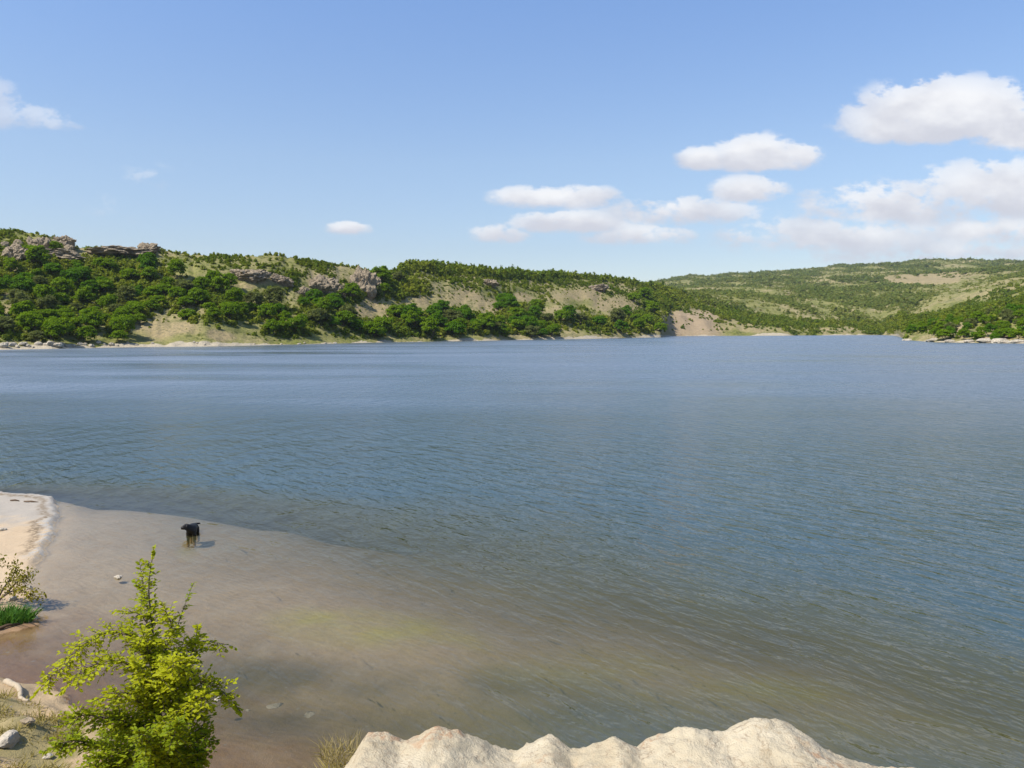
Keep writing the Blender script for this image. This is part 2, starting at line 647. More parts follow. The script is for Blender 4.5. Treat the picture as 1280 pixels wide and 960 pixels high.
# areas of the slopes by where the photograph shows them: (x, y, half width, half height, weight)
BARE = [(206, 412, 44, 15, 1.0), (275, 420, 26, 9, .8), (330, 424, 34, 5, .6), (245, 385, 20, 8, .5), (465, 386, 24, 11, 1.1), (525, 378, 14, 10, .8), (515, 392, 10, 9, .6),
        (575, 372, 34, 13, 1.0), (608, 381, 28, 11, 1.0), (655, 370, 18, 8, .8), (725, 369, 34, 11, 1.0), (770, 380, 36, 11, 1.0), (700, 388, 24, 9, .6),
        (300, 358, 24, 6, .8), (340, 352, 26, 9, .6), (390, 352, 20, 10, .7), (270, 345, 30, 9, .4), (555, 358, 30, 6, .5), (640, 350, 30, 4, .4),
        (430, 340, 20, 6, .5), (860, 402, 34, 15, 1.0), (905, 410, 18, 6, .6), (950, 412, 30, 5, .7), (1050, 412, 40, 5, .6), (1150, 349, 62, 7, 1.2), (1190, 344, 40, 5, .9),
        (1255, 418, 40, 8, .8), (1195, 408, 16, 10, .9), (1160, 420, 30, 5, .6), (985, 368, 10, 3, .6), (1020, 352, 26, 3, .5), (960, 360, 40, 3, .4), (1230, 372, 16, 3, .5),
        (120, 418, 16, 8, .5), (10, 385, 12, 16, .7), (100, 395, 10, 5, .4), (125, 383, 10, 7, .6)]
DENSE = [(470, 415, 50, 8, 1.0), (540, 414, 50, 9, 1.0), (610, 414, 44, 9, 1.0), (670, 412, 44, 9, 1.0), (780, 411, 50, 8, 1.0), (360, 416, 40, 7, .9), (150, 418, 20, 10, .9), (40, 415, 40, 12, .9), (90, 415, 40, 10, .9), (40, 345, 90, 26, 1.0), (150, 352, 70, 22, 1.0), (90, 390, 100, 30, 1.1), (220, 375, 70, 20, 1.0), (270, 395, 46, 14, 1.0), (330, 392, 30, 12, 1.0),
         (410, 395, 44, 16, 1.1), (490, 405, 56, 12, 1.0), (560, 400, 40, 14, 1.1), (630, 400, 50, 14, 1.1), (500, 362, 40, 12, 1.0), (440, 372, 20, 10, .8), (650, 385, 18, 12, .8),
         (740, 405, 50, 9, .9), (800, 402, 36, 14, 1.0), (818, 375, 24, 16, .9), (70, 425, 40, 8, .5), (365, 352, 16, 9, .8), (330, 366, 22, 6, .6)]
SPARSE = [(100, 312, 60, 8, 1.0), (260, 330, 70, 14, .5), (230, 345, 40, 10, .4)]


def field(table, px, py):
    v = np.zeros_like(px)
    for (a, b, w, h, k) in table:
        v = np.maximum(v, k * np.clip(1.35 - np.sqrt(((px - a) / w) ** 2 + ((py - b) / h) ** 2), 0, 1))
    return v


def build_hills():
    us = np.linspace(-1.15, 1.15, 760)
    prof = np.concatenate([np.linspace(-0.25, 0.0, 8)[:-1], np.linspace(0, 1, 120), np.linspace(1, 4, 190)[1:]])
    # rows follow the shore: from just under the water up to the ridge and far beyond it
    sh = np.interp(us, CU, SH)
    rows = []
    for p in prof:
        if p <= 0:
            rows.append(sh + p * 60)
        elif p <= 1:
            rows.append(sh + (820 - sh) * p ** 1.35)
        else:
            rows.append(np.full_like(sh, 820 + (3300 - 820) * ((p - 1) / 3) ** 1.25))
    Y = np.stack(rows)
    X = Y * us[None, :]
    Z = hill_z(X, Y).reshape(Y.shape)
    px, py = to_pix(X.ravel(), Y.ravel(), Z.ravel())
    bare = np.clip(field(BARE, px, py) + 0.35 * fbm(X.ravel() / 9, Y.ravel() / 9, seed=41), 0, 1)
    lush = sstep(-0.45, 0.5, fbm(X.ravel() / 26, Y.ravel() / 40, seed=43) + 0.35 * sstep(600, 1000, Y.ravel()))
    shd = (Y - np.interp(us, CU, SH)[None, :]).ravel()
    red = sstep(46, 20, np.abs(px - 866)) * sstep(382, 392, py)
    strand = (1 - sstep(1.0, 3.6, shd + 2.2 * fbm(X.ravel() / 6, Y.ravel() / 6, seed=47))) * (Y.ravel() < 900)
    me = mesh_arrays('hills', np.stack([X.ravel(), Y.ravel(), Z.ravel()], 1), grid_faces(*Y.shape), True,
                     {'bare': bare, 'lush': lush, 'strand': strand, 'red': red})
    m, g = new_mat('dry_hill_grass')
    geo = g.n('ShaderNodeNewGeometry').outputs['Position']
    n1 = g.noise(geo, 0.35, 5, 0.6)
    n2 = g.noise(geo, 0.06, 4, 0.6)
    n3 = g.noise(geo, 2.2, 3, 0.6)
    straw = g.mix(n3, (0.215, 0.18, 0.08), (0.33, 0.275, 0.14))
    green = g.mix(n3, (0.105, 0.13, 0.018), (0.185, 0.19, 0.04))
    soil = g.mix(n1, (0.27, 0.205, 0.10), (0.375, 0.295, 0.155))
    lushf = g.math('ADD', g.math('MULTIPLY', g.attr('lush'), 0.75), g.math('MULTIPLY', g.math('SUBTRACT', n1, 0.5), 1.6), clamp=True)
    lushf = g.math('MULTIPLY', lushf, g.remap(n2, 0.25, 0.6, 0.5, 1.0))
    c = g.mix(lushf, straw, green)
    b = g.remap(g.math('ADD', g.attr('bare'), g.math('MULTIPLY', g.math('SUBTRACT', n1, 0.5), 0.7)), 0.3, 0.75)
    soil = g.mix(g.remap(g.noise(geo, 1.1, 5, 0.7), 0.42, 0.62), soil, g.mix(n3, (0.15, 0.125, 0.065), (0.24, 0.20, 0.115)))
    c = g.mix(b, c, soil)
    heath = g.noise(geo, 0.62, 3, 0.7)
    heath = g.math('ADD', heath, g.math('MULTIPLY', g.math('SUBTRACT', n2, 0.5), 0.5))
    far_heath = g.noise(geo, 0.075, 5, 0.7)
    c = g.mix(g.math('MULTIPLY', g.remap(heath, 0.53, 0.62, 0, 0.75), g.math('SUBTRACT', 1.0, g.math('MULTIPLY', b, 0.55))), c, g.mix(n3, (0.045, 0.06, 0.012), (0.085, 0.095, 0.03)))
    c = g.mix(g.math('MULTIPLY', g.remap(far_heath, 0.53, 0.62, 0, 0.5), g.math('SUBTRACT', 1.0, g.math('MULTIPLY', b, 0.7))), c, g.mix(n1, (0.05, 0.07, 0.015), (0.10, 0.11, 0.035)))
    c = g.mix(g.math('MULTIPLY', g.attr('red'), 0.8), c, g.mix(n1, (0.27, 0.195, 0.12), (0.37, 0.28, 0.185)))
    pale = g.mix(n3, (0.28, 0.235, 0.155), (0.46, 0.40, 0.30))
    s = g.remap(g.math('ADD', g.attr('strand'), g.math('MULTIPLY', g.math('SUBTRACT', n1, 0.5), 1.1)), 0.28, 0.55)
    c = g.mix(s, c, pale)
    nrm = g.bump(g.math('ADD', n1, g.math('MULTIPLY', n3, 0.35)), 0.7, 0.9)
    finish(g, principled(g, c, 0.95, nrm, 0.1))
    o = link('hills', me, m)
    tag(o, 'dry grassy hills rising behind the lake', kind='structure')
    return o


build_hills()

# ------------------------------------------------------------------ near shore: lake bed, beach and low bank
BANK = np.array([(-60, 17), (-24, 14.5), (-12, 13.0), (-7.9, 12.25), (-7.0, 11.9), (-6.1, 11.2), (-5.3, 10.0), (-4.6, 9.1), (-3.6, 8.2), (-2.6, 7.2), (-1.6, 6.0), (-0.9, 5.3), (0.5, 5.2),
                 (4, 5.3), (8, 4.6), (20, 2), (60, -8), (60, -40), (-60, -40)], float)
BEACH_PX = [(-500, 598), (-150, 612), (0, 617), (24, 619.5), (48, 621), (68, 624.5), (74, 631), (71, 640), (75, 650), (66, 660), (61, 672), (60, 682), (64, 691), (56, 700), (44, 706), (33, 716), (30, 730), (44, 744),
            (30, 758), (42, 772), (22, 786), (-10, 798), (-160, 806), (-500, 800)]
BEACH = np.array([at_z(a, b, 0)[:2] for a, b in BEACH_PX])


def sdist(poly, x, y):
    """signed distance to a polygon, positive inside"""
    d = np.full_like(x, 1e9)
    inside = np.zeros_like(x, bool)
    n = len(poly)
    for i in range(n):
        ax, ay = poly[i]
        bx, by = poly[(i + 1) % n]
        ex, ey = bx - ax, by - ay
        t = np.clip(((x - ax) * ex + (y - ay) * ey) / (ex * ex + ey * ey + 1e-12), 0, 1)
        d = np.minimum(d, np.hypot(x - ax - t * ex, y - ay - t * ey))
        cond = ((ay > y) != (by > y)) & (x < (bx - ax) * (y - ay) / (by - ay + 1e-12) + ax)
        inside ^= cond
    return np.where(inside, d, -d)


DEPTHS = [(460, 700, .5), (540, 690, .75), (620, 700, .8), (150, 624, .4), (200, 629, .35), (265, 640, .45), (330, 648, .58), (400, 662, .68), (350, 690, .42), (250, 655, .36), (120, 650, .13), (180, 640, .3), (238, 668, .46), (100, 700, .10), (300, 674, .36), (200, 800, .2), (80, 820, .14), (150, 740, .14), (400, 720, .34), (480, 790, .2), (380, 778, .2), (560, 805, .3),
          (600, 720, .75), (300, 628, .8), (100, 615, .7), (200, 618, .85), (450, 666, .8), (520, 740, .5), (700, 825, .5), (860, 840, .5), (760, 760, .75), (1000, 880, .6), (1250, 900, .8), (900, 760, 1.0), (1100, 760, 1.5),
          (640, 860, .85), (560, 860, .55), (850, 890, 1.2), (300, 850, .45), (250, 820, .35), (350, 905, .25), (300, 950, .14), (150, 880, .25), (500, 900, .6), (40, 850, .12), (1280, 650, 3.5), (900, 620, 3.2), (600, 610, 2.8),
          (300, 606, 2.5), (0, 600, 2.2), (700, 690, 1.3), (1280, 800, 1.9), (-200, 830, .3), (-200, 590, 2.5), (420, 860, .5), (20, 820, .1), (1150, 960, 1.6), (800, 960, 1.5)]
DP = np.array([(*at_z(a, b, 0)[:2], d) for a, b, d in DEPTHS])


def _tps(r2):
    return 0.5 * r2 * np.log(r2 + 1e-9)


_du, _dv = DP[:, 0] / DP[:, 1], np.log(DP[:, 1])
_n = len(DP)
_A = np.zeros((_n + 3, _n + 3))
_A[:_n, :_n] = _tps((_du[:, None] - _du[None]) ** 2 + (_dv[:, None] - _dv[None]) ** 2) + np.eye(_n) * 0.006
_P = np.stack([np.ones(_n), _du, _dv], 1)
_A[:_n, _n:] = _P
_A[_n:, :_n] = _P.T
_W = np.linalg.solve(_A, np.concatenate([np.log(DP[:, 2]), np.zeros(3)]))


def water_depth(x, y):
    x = np.asarray(x, float).ravel()
    y = np.maximum(np.asarray(y, float).ravel(), 3.0)
    u, v = np.clip(x / y, -1.2, 1.2), np.log(y)
    v2 = np.minimum(v, math.log(29.0))
    r = _W[_n] + _W[_n + 1] * u + _W[_n + 2] * v2
    for k in range(_n):
        r = r + _W[k] * _tps((u - _du[k]) ** 2 + (v2 - _dv[k]) ** 2)
    d = np.clip(np.exp(np.clip(r, -3.2, 1.3)), 0.05, 3.2)
    d = d * (1 + 0.12 * fbm(x / 2.4, y / 2.4, seed=51, octaves=2))
    return np.clip(d + sstep(26, 60, y) * 3, 0.04, 9)


def ground_z(x, y):
    x = np.asarray(x, float).ravel()
    y = np.asarray(y, float).ravel()
    amp = np.where(y < 15, 0.22, 0.10)
    wx = x + amp * fbm(x / 0.7, y / 0.7, seed=61, octaves=4)
    wy = y + amp * fbm(x / 0.7, y / 0.7, seed=67, octaves=4)
    s1 = sdist(BANK, wx, wy)
    s2 = sdist(BEACH, wx, wy)
    dep = water_depth(x, y)
    edge = sstep(0, 1.2, -np.maximum(s1, s2))
    z = -dep * (0.25 + 0.75 * edge)
    z = np.where(np.maximum(s1, s2) > -0.02, 0.02, z)
    slope = np.interp(x, [-8, -4.5, -2.5, -1, 0], [0.30, 0.34, 0.62, 1.6, 2.2])
    zb = np.minimum(0.05 + np.maximum(s1, 0) * slope, 3.2) + 0.10 * fbm(x / 0.6, y / 0.6, seed=71, octaves=4) * sstep(0, .5, s1)
    z = np.where(s1 > 0, zb, z)
    scarp = (0.04 + 0.08 * sstep(17.8, 19.0, y)) * sstep(0.0, 0.10, s2) - 0.02 * sstep(0.22, 0.7, s2) + 0.05 * sstep(1, 4, s2)
    zs = scarp + 0.02 * fbm(x / 0.5, y / 0.5, seed=73, octaves=3) * sstep(0, .3, s2)
    z = np.where(s2 > 0, np.maximum(zs, 0.02), z)
    return z, s1, s2


def build_ground():
    xs = np.concatenate([np.linspace(-70, -20, 30)[:-1], np.arange(-20, 4, 0.085), np.arange(4, 14, 0.2), np.linspace(14, 70, 40)])
    ys = np.concatenate([np.linspace(-30, 3, 40)[:-1], np.arange(3, 15, 0.085), np.arange(15, 30, 0.11), np.linspace(30, 90, 40)])
    X, Y = np.meshgrid(xs, ys)
    Z, s1, s2 = ground_z(X, Y)
    x, y = X.ravel(), Y.ravel()
    n = fbm(x / 0.35, y / 0.35, seed=81, octaves=3)
    crust = (sstep(-0.02, 0.03, s2) - sstep(0.16, 0.30, s2 + 0.16 * n + 0.15 * fbm(x / 1.1, y / 1.1, seed=83, octaves=2))) * sstep(18.4, 19.4, y)
    crust = np.clip(crust, 0, 1)
    brown = np.clip(sstep(0.22, 0.32, s2 + 0.10 * n) - sstep(0.42, 0.60, s2 + 0.14 * n), 0, 1) * sstep(18.6, 19.6, y)
    wet = sstep(21.2, 23.5, y + 0.8 * n) * (s2 > 0)
    px, py = to_pix(x, y, Z)
    mud = np.clip(sstep(4.6, 0.6, np.abs(s1) + 0.6 * n) * (s1 < 0.25), 0, 1)
    n5 = fbm(x / 1.3, y / 0.9, seed=85, octaves=4)
    dark_bed = np.clip(field([(330, 852, 130, 26, 1.0), (560, 862, 240, 24, 1.0), (800, 892, 160, 22, 1.0), (420, 900, 150, 30, .8)], px, py) * (0.75 + 0.7 * n5), 0, 1)  # bed darkened to brown in bands along the trough near the bank
    algae_and_reflection = np.clip(field([(470, 785, 110, 24, 1.0), (390, 772, 60, 14, .9), (560, 805, 60, 18, .8), (760, 838, 150, 26, .6), (930, 865, 150, 22, .9), (1200, 905, 200, 26, .8), (235, 690, 14, 12, .5)], px, py)  # algae bars; last spot is the dog's yellow-brown reflection painted on the bed
                    * (0.75 + 0.8 * n5), 0, 1)
    turf = np.clip(sstep(0.0, 0.5, fbm(x / 0.9, y / 0.9, seed=87, octaves=3)) * (s1 > 0.2), 0, 1)
    me = mesh_arrays('lake_shore', np.stack([x, y, Z], 1), grid_faces(*X.shape), True,
                     {'crust': crust, 'brown': brown, 'wet': wet, 'mud': mud, 'dark_bed': dark_bed, 'algae_and_reflection': algae_and_reflection, 'turf': turf, 'bank': (s1 > 0.02).astype(float)})
    m, g = new_mat('lake_sand')
    geo = g.n('ShaderNodeNewGeometry').outputs['Position']
    n1 = g.noise(geo, 1.1, 5, 0.6)
    n2 = g.noise(geo, 9, 4, 0.6)
    n3 = g.noise(geo, 55, 3, 0.6)
    c = g.mix(n1, (0.40, 0.295, 0.185), (0.50, 0.385, 0.25))
    c = g.mix(g.math('MULTIPLY', g.attr('wet'), 0.85), c, g.mix(n1, (0.28, 0.255, 0.215), (0.36, 0.33, 0.285)))
    c = g.mix(g.attr('mud'), c, g.mix(n2, (0.18, 0.098, 0.046), (0.28, 0.165, 0.080)))
    c = g.mix(g.math('MULTIPLY', g.attr('dark_bed'), 0.75), c, g.mix(n2, (0.05, 0.042, 0.03), (0.11, 0.09, 0.06)))
    c = g.mix(g.attr('algae_and_reflection'), c, g.mix(n2, (0.37, 0.32, 0.085), (0.52, 0.44, 0.15)))
    c = g.mix(g.attr('bank'), c, g.mix(n2, (0.32, 0.22, 0.12), (0.47, 0.35, 0.20)))
    c = g.mix(g.math('MULTIPLY', g.attr('turf'), 0.75), c, g.mix(n2, (0.17, 0.15, 0.05), (0.26, 0.22, 0.09)))
    stones = g.remap(g.voro(geo, 5.5), 0.10, 0.16, 1.0, 0.0)
    stones = g.math('MULTIPLY', stones, g.remap(n1, 0.42, 0.56))
    c = g.mix(g.math('MULTIPLY', stones, 0.6), c, g.mix(n2, (0.12, 0.10, 0.08), (0.42, 0.38, 0.32)))
    c = g.mix(g.math('MULTIPLY', g.attr('crust'), g.remap(g.noise(geo, 6.0, 5, 0.7), 0.42, 0.54)), c, g.mix(n2, (0.30, 0.27, 0.225), (0.46, 0.43, 0.375)))
    c = g.mix(g.math('MULTIPLY', g.attr('brown'), g.remap(n2, 0.35, 0.55)), c, (0.17, 0.125, 0.075))
    zz = g.n('ShaderNodeSeparateXYZ')
    g.put(zz.inputs[0], geo)
    sub = g.remap(zz.outputs[2], -0.09, -0.02, 1.0, 0.0)
    rip = g.n('ShaderNodeTexWave', wave_type='BANDS', bands_direction='Y')
    g.put(rip.inputs['Vector'], g.mapping(geo, rot=(0, 0, 0.45)))
    rip.inputs['Scale'].default_value = 1.5
    rip.inputs['Distortion'].default_value = 14.0
    rip.inputs['Detail'].default_value = 3.0
    rip.inputs['Detail Scale'].default_value = 0.7
    mott = g.remap(g.noise(geo, 2.6, 6, 0.7, 0.6), 0.40, 0.62)
    c = g.mix(g.math('MULTIPLY', g.math('MULTIPLY', mott, sub), 0.24), c, g.mix(n1, (0.15, 0.115, 0.07), (0.22, 0.16, 0.095)))
    peb2 = g.math('MULTIPLY', g.remap(g.voro(geo, 2.4), 0.06, 0.10, 1.0, 0.0), g.remap(g.noise(geo, 0.7, 3, 0.5), 0.5, 0.58))
    c = g.mix(g.math('MULTIPLY', peb2, 0.7), c, g.mix(n2, (0.09, 0.075, 0.06), (0.46, 0.42, 0.35)))
    h = g.math('ADD', g.math('MULTIPLY', n2, 0.6), g.math('MULTIPLY', n3, 0.35))
    h = g.math('ADD', h, g.math('MULTIPLY', g.math('MULTIPLY', rip.outputs['Fac'], sub), 0.13))
    finish(g, principled(g, c, 0.9, g.bump(h, 0.6, 0.06), 0.2))
    o = link('beach', me, m)
    tag(o, 'sandy lake shore and shallow bed', kind='structure')


build_ground()

# ------------------------------------------------------------------ sandy bluff in the foreground
CREST = [(300, 1010), (380, 1000), (410, 980), (436, 944), (454, 916), (480, 914), (500, 924), (515, 918), (540, 908), (570, 909), (592, 920), (622, 931), (645, 936), (662, 928), (690, 918), (716, 936), (742, 931), (772, 922), (802, 931), (828, 917),
         (870, 909), (900, 917), (926, 909), (950, 898), (968, 895), (990, 899), (1020, 915), (1050, 936), (1080, 950), (1110, 957), (1170, 962), (1280, 972), (1500, 990)]


def build_bluff():
    xs = np.concatenate([np.linspace(-1.75, 2.6, 300), np.linspace(2.62, 9, 80)])
    ys = np.concatenate([np.linspace(-3.0, 1.8, 30)[:-1], np.linspace(1.8, 4.6, 230), np.linspace(4.62, 6.2, 40)])
    X, Y = np.meshgrid(xs, ys)
    x, y = X.ravel(), Y.ravel()
    edge = 3.55 + 0.10 * fbm(x * 1.4, x * 0, seed=91, octaves=3)
    cp = np.array(CREST, float)
    cxs = (cp[:, 0] - 640) / F * 3.55
    # the silhouette of the edge, as heights along it
    ez = z_of(np.interp(x, cxs, cp[:, 1]), edge)
    lump = np.interp(x, cxs, cp[:, 1]) - np.interp(x, [-2, 9], [930, 930])
    flat = 3.74 + 0.05 * fbm(x / 0.8, y / 0.8, seed=93) - 1.0 * sstep(-0.62, -1.25, x)
    back = sstep(0.5, 0.02, edge - y)
    z = flat * (1 - back) + (ez - 0.0) * back
    z = np.minimum(z, ez + np.maximum(edge - y, 0) * 0.42)
    drop = np.maximum(y - edge, 0)
    z = z - (drop * 1.1 + np.minimum(drop, 1.4) ** 1.6 * 2.2) * (1 + 0.2 * fbm(x / 0.35, y / 0.35, seed=95))
    rough = 0.009 * fbm(x / 0.07, y / 0.07, seed=97, octaves=5, gain=0.7) + 0.008 * (0.5 - np.abs(fbm(x / 0.33, y / 0.33, seed=99, octaves=2)))
    z = z + rough * (0.35 + 0.65 * sstep(0.7, 0.1, edge - y))
    z = np.maximum(z, -1.2)
    n = fbm(x / 0.3, y / 0.3, seed=101, octaves=3)
    cold = np.clip(sstep(0.15, 0.7, n + 0.3 * sstep(-0.4, -0.9, x)), 0, 1)
    me = mesh_arrays('bluff', np.stack([x, y, z], 1), grid_faces(*X.shape), True, {'grit': cold})
    m, g = new_mat('cream_sandstone')
    geo = g.n('ShaderNodeNewGeometry').outputs['Position']
    n1 = g.noise(geo, 3.0, 6, 0.62)
    n2 = g.noise(geo, 26, 5, 0.65)
    n3 = g.noise(geo, 120, 3, 0.6)
    c = g.mix(g.remap(n1, 0.35, 0.65), (0.39, 0.325, 0.215), (0.48, 0.415, 0.295))
    c = g.mix(g.remap(n2, 0.55, 0.75, 0, 0.55), c, (0.42, 0.31, 0.2))
    c = g.mix(g.math('MULTIPLY', g.attr('grit'), g.remap(n2, 0.45, 0.6)), c, (0.36, 0.235, 0.14))
    peb = g.remap(g.voro(geo, 38), 0.12, 0.2, 0.7, 0.0)
    peb = g.math('MULTIPLY', peb, g.remap(n1, 0.52, 0.6))
    c = g.mix(peb, c, (0.30, 0.23, 0.16))
    cr = g.math('ABSOLUTE', g.math('SUBTRACT', g.noise(geo, 5.5, 5, 0.6, 0.8), 0.5))
    c = g.mix(g.remap(cr, 0.0, 0.012, 0.6, 0.0), c, (0.20, 0.14, 0.09))
    stain = g.remap(g.noise(geo, 9.0, 6, 0.7), 0.56, 0.68)
    c = g.mix(g.math('MULTIPLY', stain, 0.6), c, (0.31, 0.235, 0.14))
    h = g.math('ADD', g.math('ADD', g.math('MULTIPLY', n1, 0.8), g.math('MULTIPLY', n2, 0.5)), g.math('MULTIPLY', n3, 0.22))
    finish(g, principled(g, c, 0.95, g.bump(h, 0.6, 0.05), 0.15))
    o = link('sandy_bank', me, m)
    tag(o, 'crumbling cream sandy bank edge in the foreground', kind='structure')


build_bluff()

# ------------------------------------------------------------------ water


def build_water():
    us = np.concatenate([np.linspace(-3.5, -1.0, 30)[:-1], np.linspace(-1.0, 1.0, 420), np.linspace(1.0, 3.5, 30)[1:]])
    ys = np.concatenate([[-40.0, 1.5], np.geomspace(3.2, 40, 190), np.geomspace(41, 1200, 60)])
    Y, U = np.meshgrid(ys, us, indexing='ij')
    X = np.where(Y > 1, U * np.maximum(Y, 30 * (np.abs(U) > 1.01)), U * 60)
    x, y = X.ravel(), Y.ravel()
    dep = water_depth(x, np.maximum(y, 2))
    _, s1, s2 = ground_z(x, y)
    dep = dep * (0.25 + 0.75 * sstep(0, 1.2, -np.maximum(s1, s2)))
    me = mesh_arrays('lake', np.stack([x, y, np.zeros_like(x)], 1), grid_faces(*X.shape), True, {'depth': dep})
    m, g = new_mat('lake_water')
    geo = g.n('ShaderNodeNewGeometry').outputs['Position']
    ang = math.radians(-37)                     # crests run from far left to near right
    rot = g.mapping(geo, rot=(0, 0, ang))
    warp = g.noise(geo, 0.35, 2, 0.5)
    w1 = g.noise(g.mapping(rot, scale=(1.0, 0.32, 1.0)), 2.6, 3, 0.55, 0.4)
    w2 = g.noise(g.mapping(geo, rot=(0, 0, ang + 0.35), scale=(1.0, 0.42, 1.0)), 0.75, 2, 0.5, 0.3)
    w3 = g.noise(g.mapping(geo, rot=(0, 0, ang - 0.5), scale=(1.0, 0.5, 1.0)), 9.0, 2, 0.5)
    w4 = g.noise(g.mapping(geo, rot=(0, 0, math.radians(-60)), scale=(1.0, 0.4, 1.0)), 0.12, 3, 0.5)
    gust = g.noise(g.mapping(geo, loc=(11, 3, 0), scale=(0.35, 1.0, 1.0)), 0.045, 3, 0.55)
    calm = g.remap(g.attr('depth'), 0.08, 1.2, 0.26, 1.0)
    amp = g.math('MULTIPLY', calm, g.remap(gust, 0.32, 0.68, 0.65, 1.25))
    h = g.math('ADD', g.math('MULTIPLY', w1, 0.115), g.math('MULTIPLY', w2, 0.13))
    h = g.math('ADD', h, g.math('MULTIPLY', w3, 0.020))
    h = g.math('ADD', h, g.math('MULTIPLY', w4, 0.10))
    nrm = g.bump(g.math('MULTIPLY', h, amp), 1.0, 1.0)
    turb = g.math('SUBTRACT', 1.0, g.math('POWER', 2.71828, g.math('MULTIPLY', g.attr('depth'), -1.35)))
    deep = g.remap(g.attr('depth'), 0.4, 2.4, smooth=True)
    body = g.n('ShaderNodeBsdfDiffuse')
    g.put(body.inputs[0], g.mix(deep, (0.084, 0.080, 0.033), (0.047, 0.078, 0.088)))
    g.put(body.inputs['Normal'], nrm)
    clear = g.n('ShaderNodeBsdfTransparent')
    clear.inputs[0].default_value = (0.90, 0.90, 0.86, 1)
    mb = g.n('ShaderNodeMixShader')
    g.put(mb.inputs[0], turb)
    g.t.links.new(clear.outputs[0], mb.inputs[1])
    g.t.links.new(body.outputs[0], mb.inputs[2])
    gl = g.n('ShaderNodeBsdfGlossy')
    wy = g.n('ShaderNodeSeparateXYZ')
    g.put(wy.inputs[0], geo)
    g.put(gl.inputs['Roughness'], g.math('ADD', g.remap(wy.outputs[1], 12, 75, 0.07, 0.29), g.math('MULTIPLY', g.math('SUBTRACT', gust, 0.5), g.remap(wy.outputs[1], 20, 60, 0.0, 0.5))))
    g.put(gl.inputs['Normal'], nrm)
    fr = g.n('ShaderNodeFresnel')
    fr.inputs[0].default_value = 1.333
    g.put(fr.inputs['Normal'], nrm)
    ms = g.n('ShaderNodeMixShader')
    g.put(ms.inputs[0], fr.outputs[0])
    g.t.links.new(mb.outputs[0], ms.inputs[1])
    g.t.links.new(gl.outputs[0], ms.inputs[2])
    finish(g, ms.outputs[0])
    o = link('water', me, m)
    tag(o, 'rippled blue lake water', kind='structure')


build_water()

# ------------------------------------------------------------------ foliage builders


def leaf_quads(centres, size, rng, up_bias=0.5, aspect=0.6, out_dir=None):
    """a folded diamond of leaves round each centre: verts (n*4,3), faces (n,4)"""
    n = len(centres)
    nm = rng.normal(size=(n, 3))
    if out_dir is not None:
        nm = nm * 0.75 + out_dir
    nm[:, 2] += up_bias
    nm /= np.linalg.norm(nm, axis=1, keepdims=True) + 1e-9
    t = rng.normal(size=(n, 3))
    t -= nm * (t * nm).sum(1, keepdims=True)
    t /= np.linalg.norm(t, axis=1, keepdims=True) + 1e-9
    b = np.cross(nm, t)
    s = np.asarray(size)[:, None] if np.ndim(size) else size
    v = np.stack([centres - t * s * .5, centres + b * s * .5 * aspect + nm * s * .08, centres + t * s * .5, centres - b * s * .5 * aspect + nm * s * .08], 1)
    return v.reshape(-1, 3), np.arange(n * 4).reshape(-1, 4)


def crown_mesh(name, seed, rx, rz, z0, n_clump, n_leaf, leaf, lobes=1.0):
    rng = np.random.default_rng(seed)
    d = rng.normal(size=(n_clump, 3))
    d /= np.linalg.norm(d, axis=1, keepdims=True)
    d[:, 2] = np.where(d[:, 2] < -0.45, -d[:, 2], d[:, 2])
    rad = rng.uniform(0.35, 0.95, n_clump) ** 0.7
    lean = rng.normal(size=2) * 0.15 * rx
    cc = d * rad[:, None] * np.array([rx, rx, rz])
    cc[:, 0] += lean[0] * (cc[:, 2] / rz)
    cc[:, 1] += lean[1] * (cc[:, 2] / rz)
    crr = rng.uniform(0.22, 0.42, n_clump) * rx * lobes
    idx = rng.integers(0, n_clump, n_leaf)
    dd = rng.normal(size=(n_leaf, 3))
    dd /= np.linalg.norm(dd, axis=1, keepdims=True)
    dd[:, 2] = np.where(dd[:, 2] < -0.3, np.abs(dd[:, 2]) * 0.5, dd[:, 2])
    p = cc[idx] + dd * (crr[idx] * rng.uniform(0.55, 1.08, n_leaf))[:, None] * np.array([1, 1, .8])
    p[:, 2] += z0 + rz
    p[:, 2] = np.maximum(p[:, 2], 0.15)
    v, f = leaf_quads(p, rng.uniform(0.6, 1.25, n_leaf) * leaf, rng, 0.35, 0.75, dd * 1.1)
    tint = np.repeat(np.clip(rng.uniform(0, 1, n_clump)[idx] * 0.6 + rng.uniform(0, 0.4, n_leaf), 0, 1), 4)
    return mesh_arrays(name, v, f, False, {'tint': tint})


def trunk_mesh(name, seed, h, r):
    rng = random.Random(seed)
    tubes = []
    top = Vector((rng.uniform(-.3, .3), rng.uniform(-.3, .3), h))
    tubes.append(tube([(0, 0, -0.6), (0.02, 0, 0.1), top * 0.5 + Vector((rng.uniform(-.12, .12), 0, 0)), top], [r * 1.4, r * 1.05, r * .8, r * .5], 7))
    for k in range(5):
        a = k * 1.256 + rng.uniform(-.4, .4)
        s = top * rng.uniform(.45, .9)
        e = s + Vector((math.cos(a), math.sin(a), rng.uniform(.5, 1.1))) * h * rng.uniform(.5, .8)
        tubes.append(tube([s, (s + e) / 2 + Vector((0, 0, .1 * h)), e], [r * .5, r * .35, r * .12], 5))
    return tube_mesh(name, tubes)


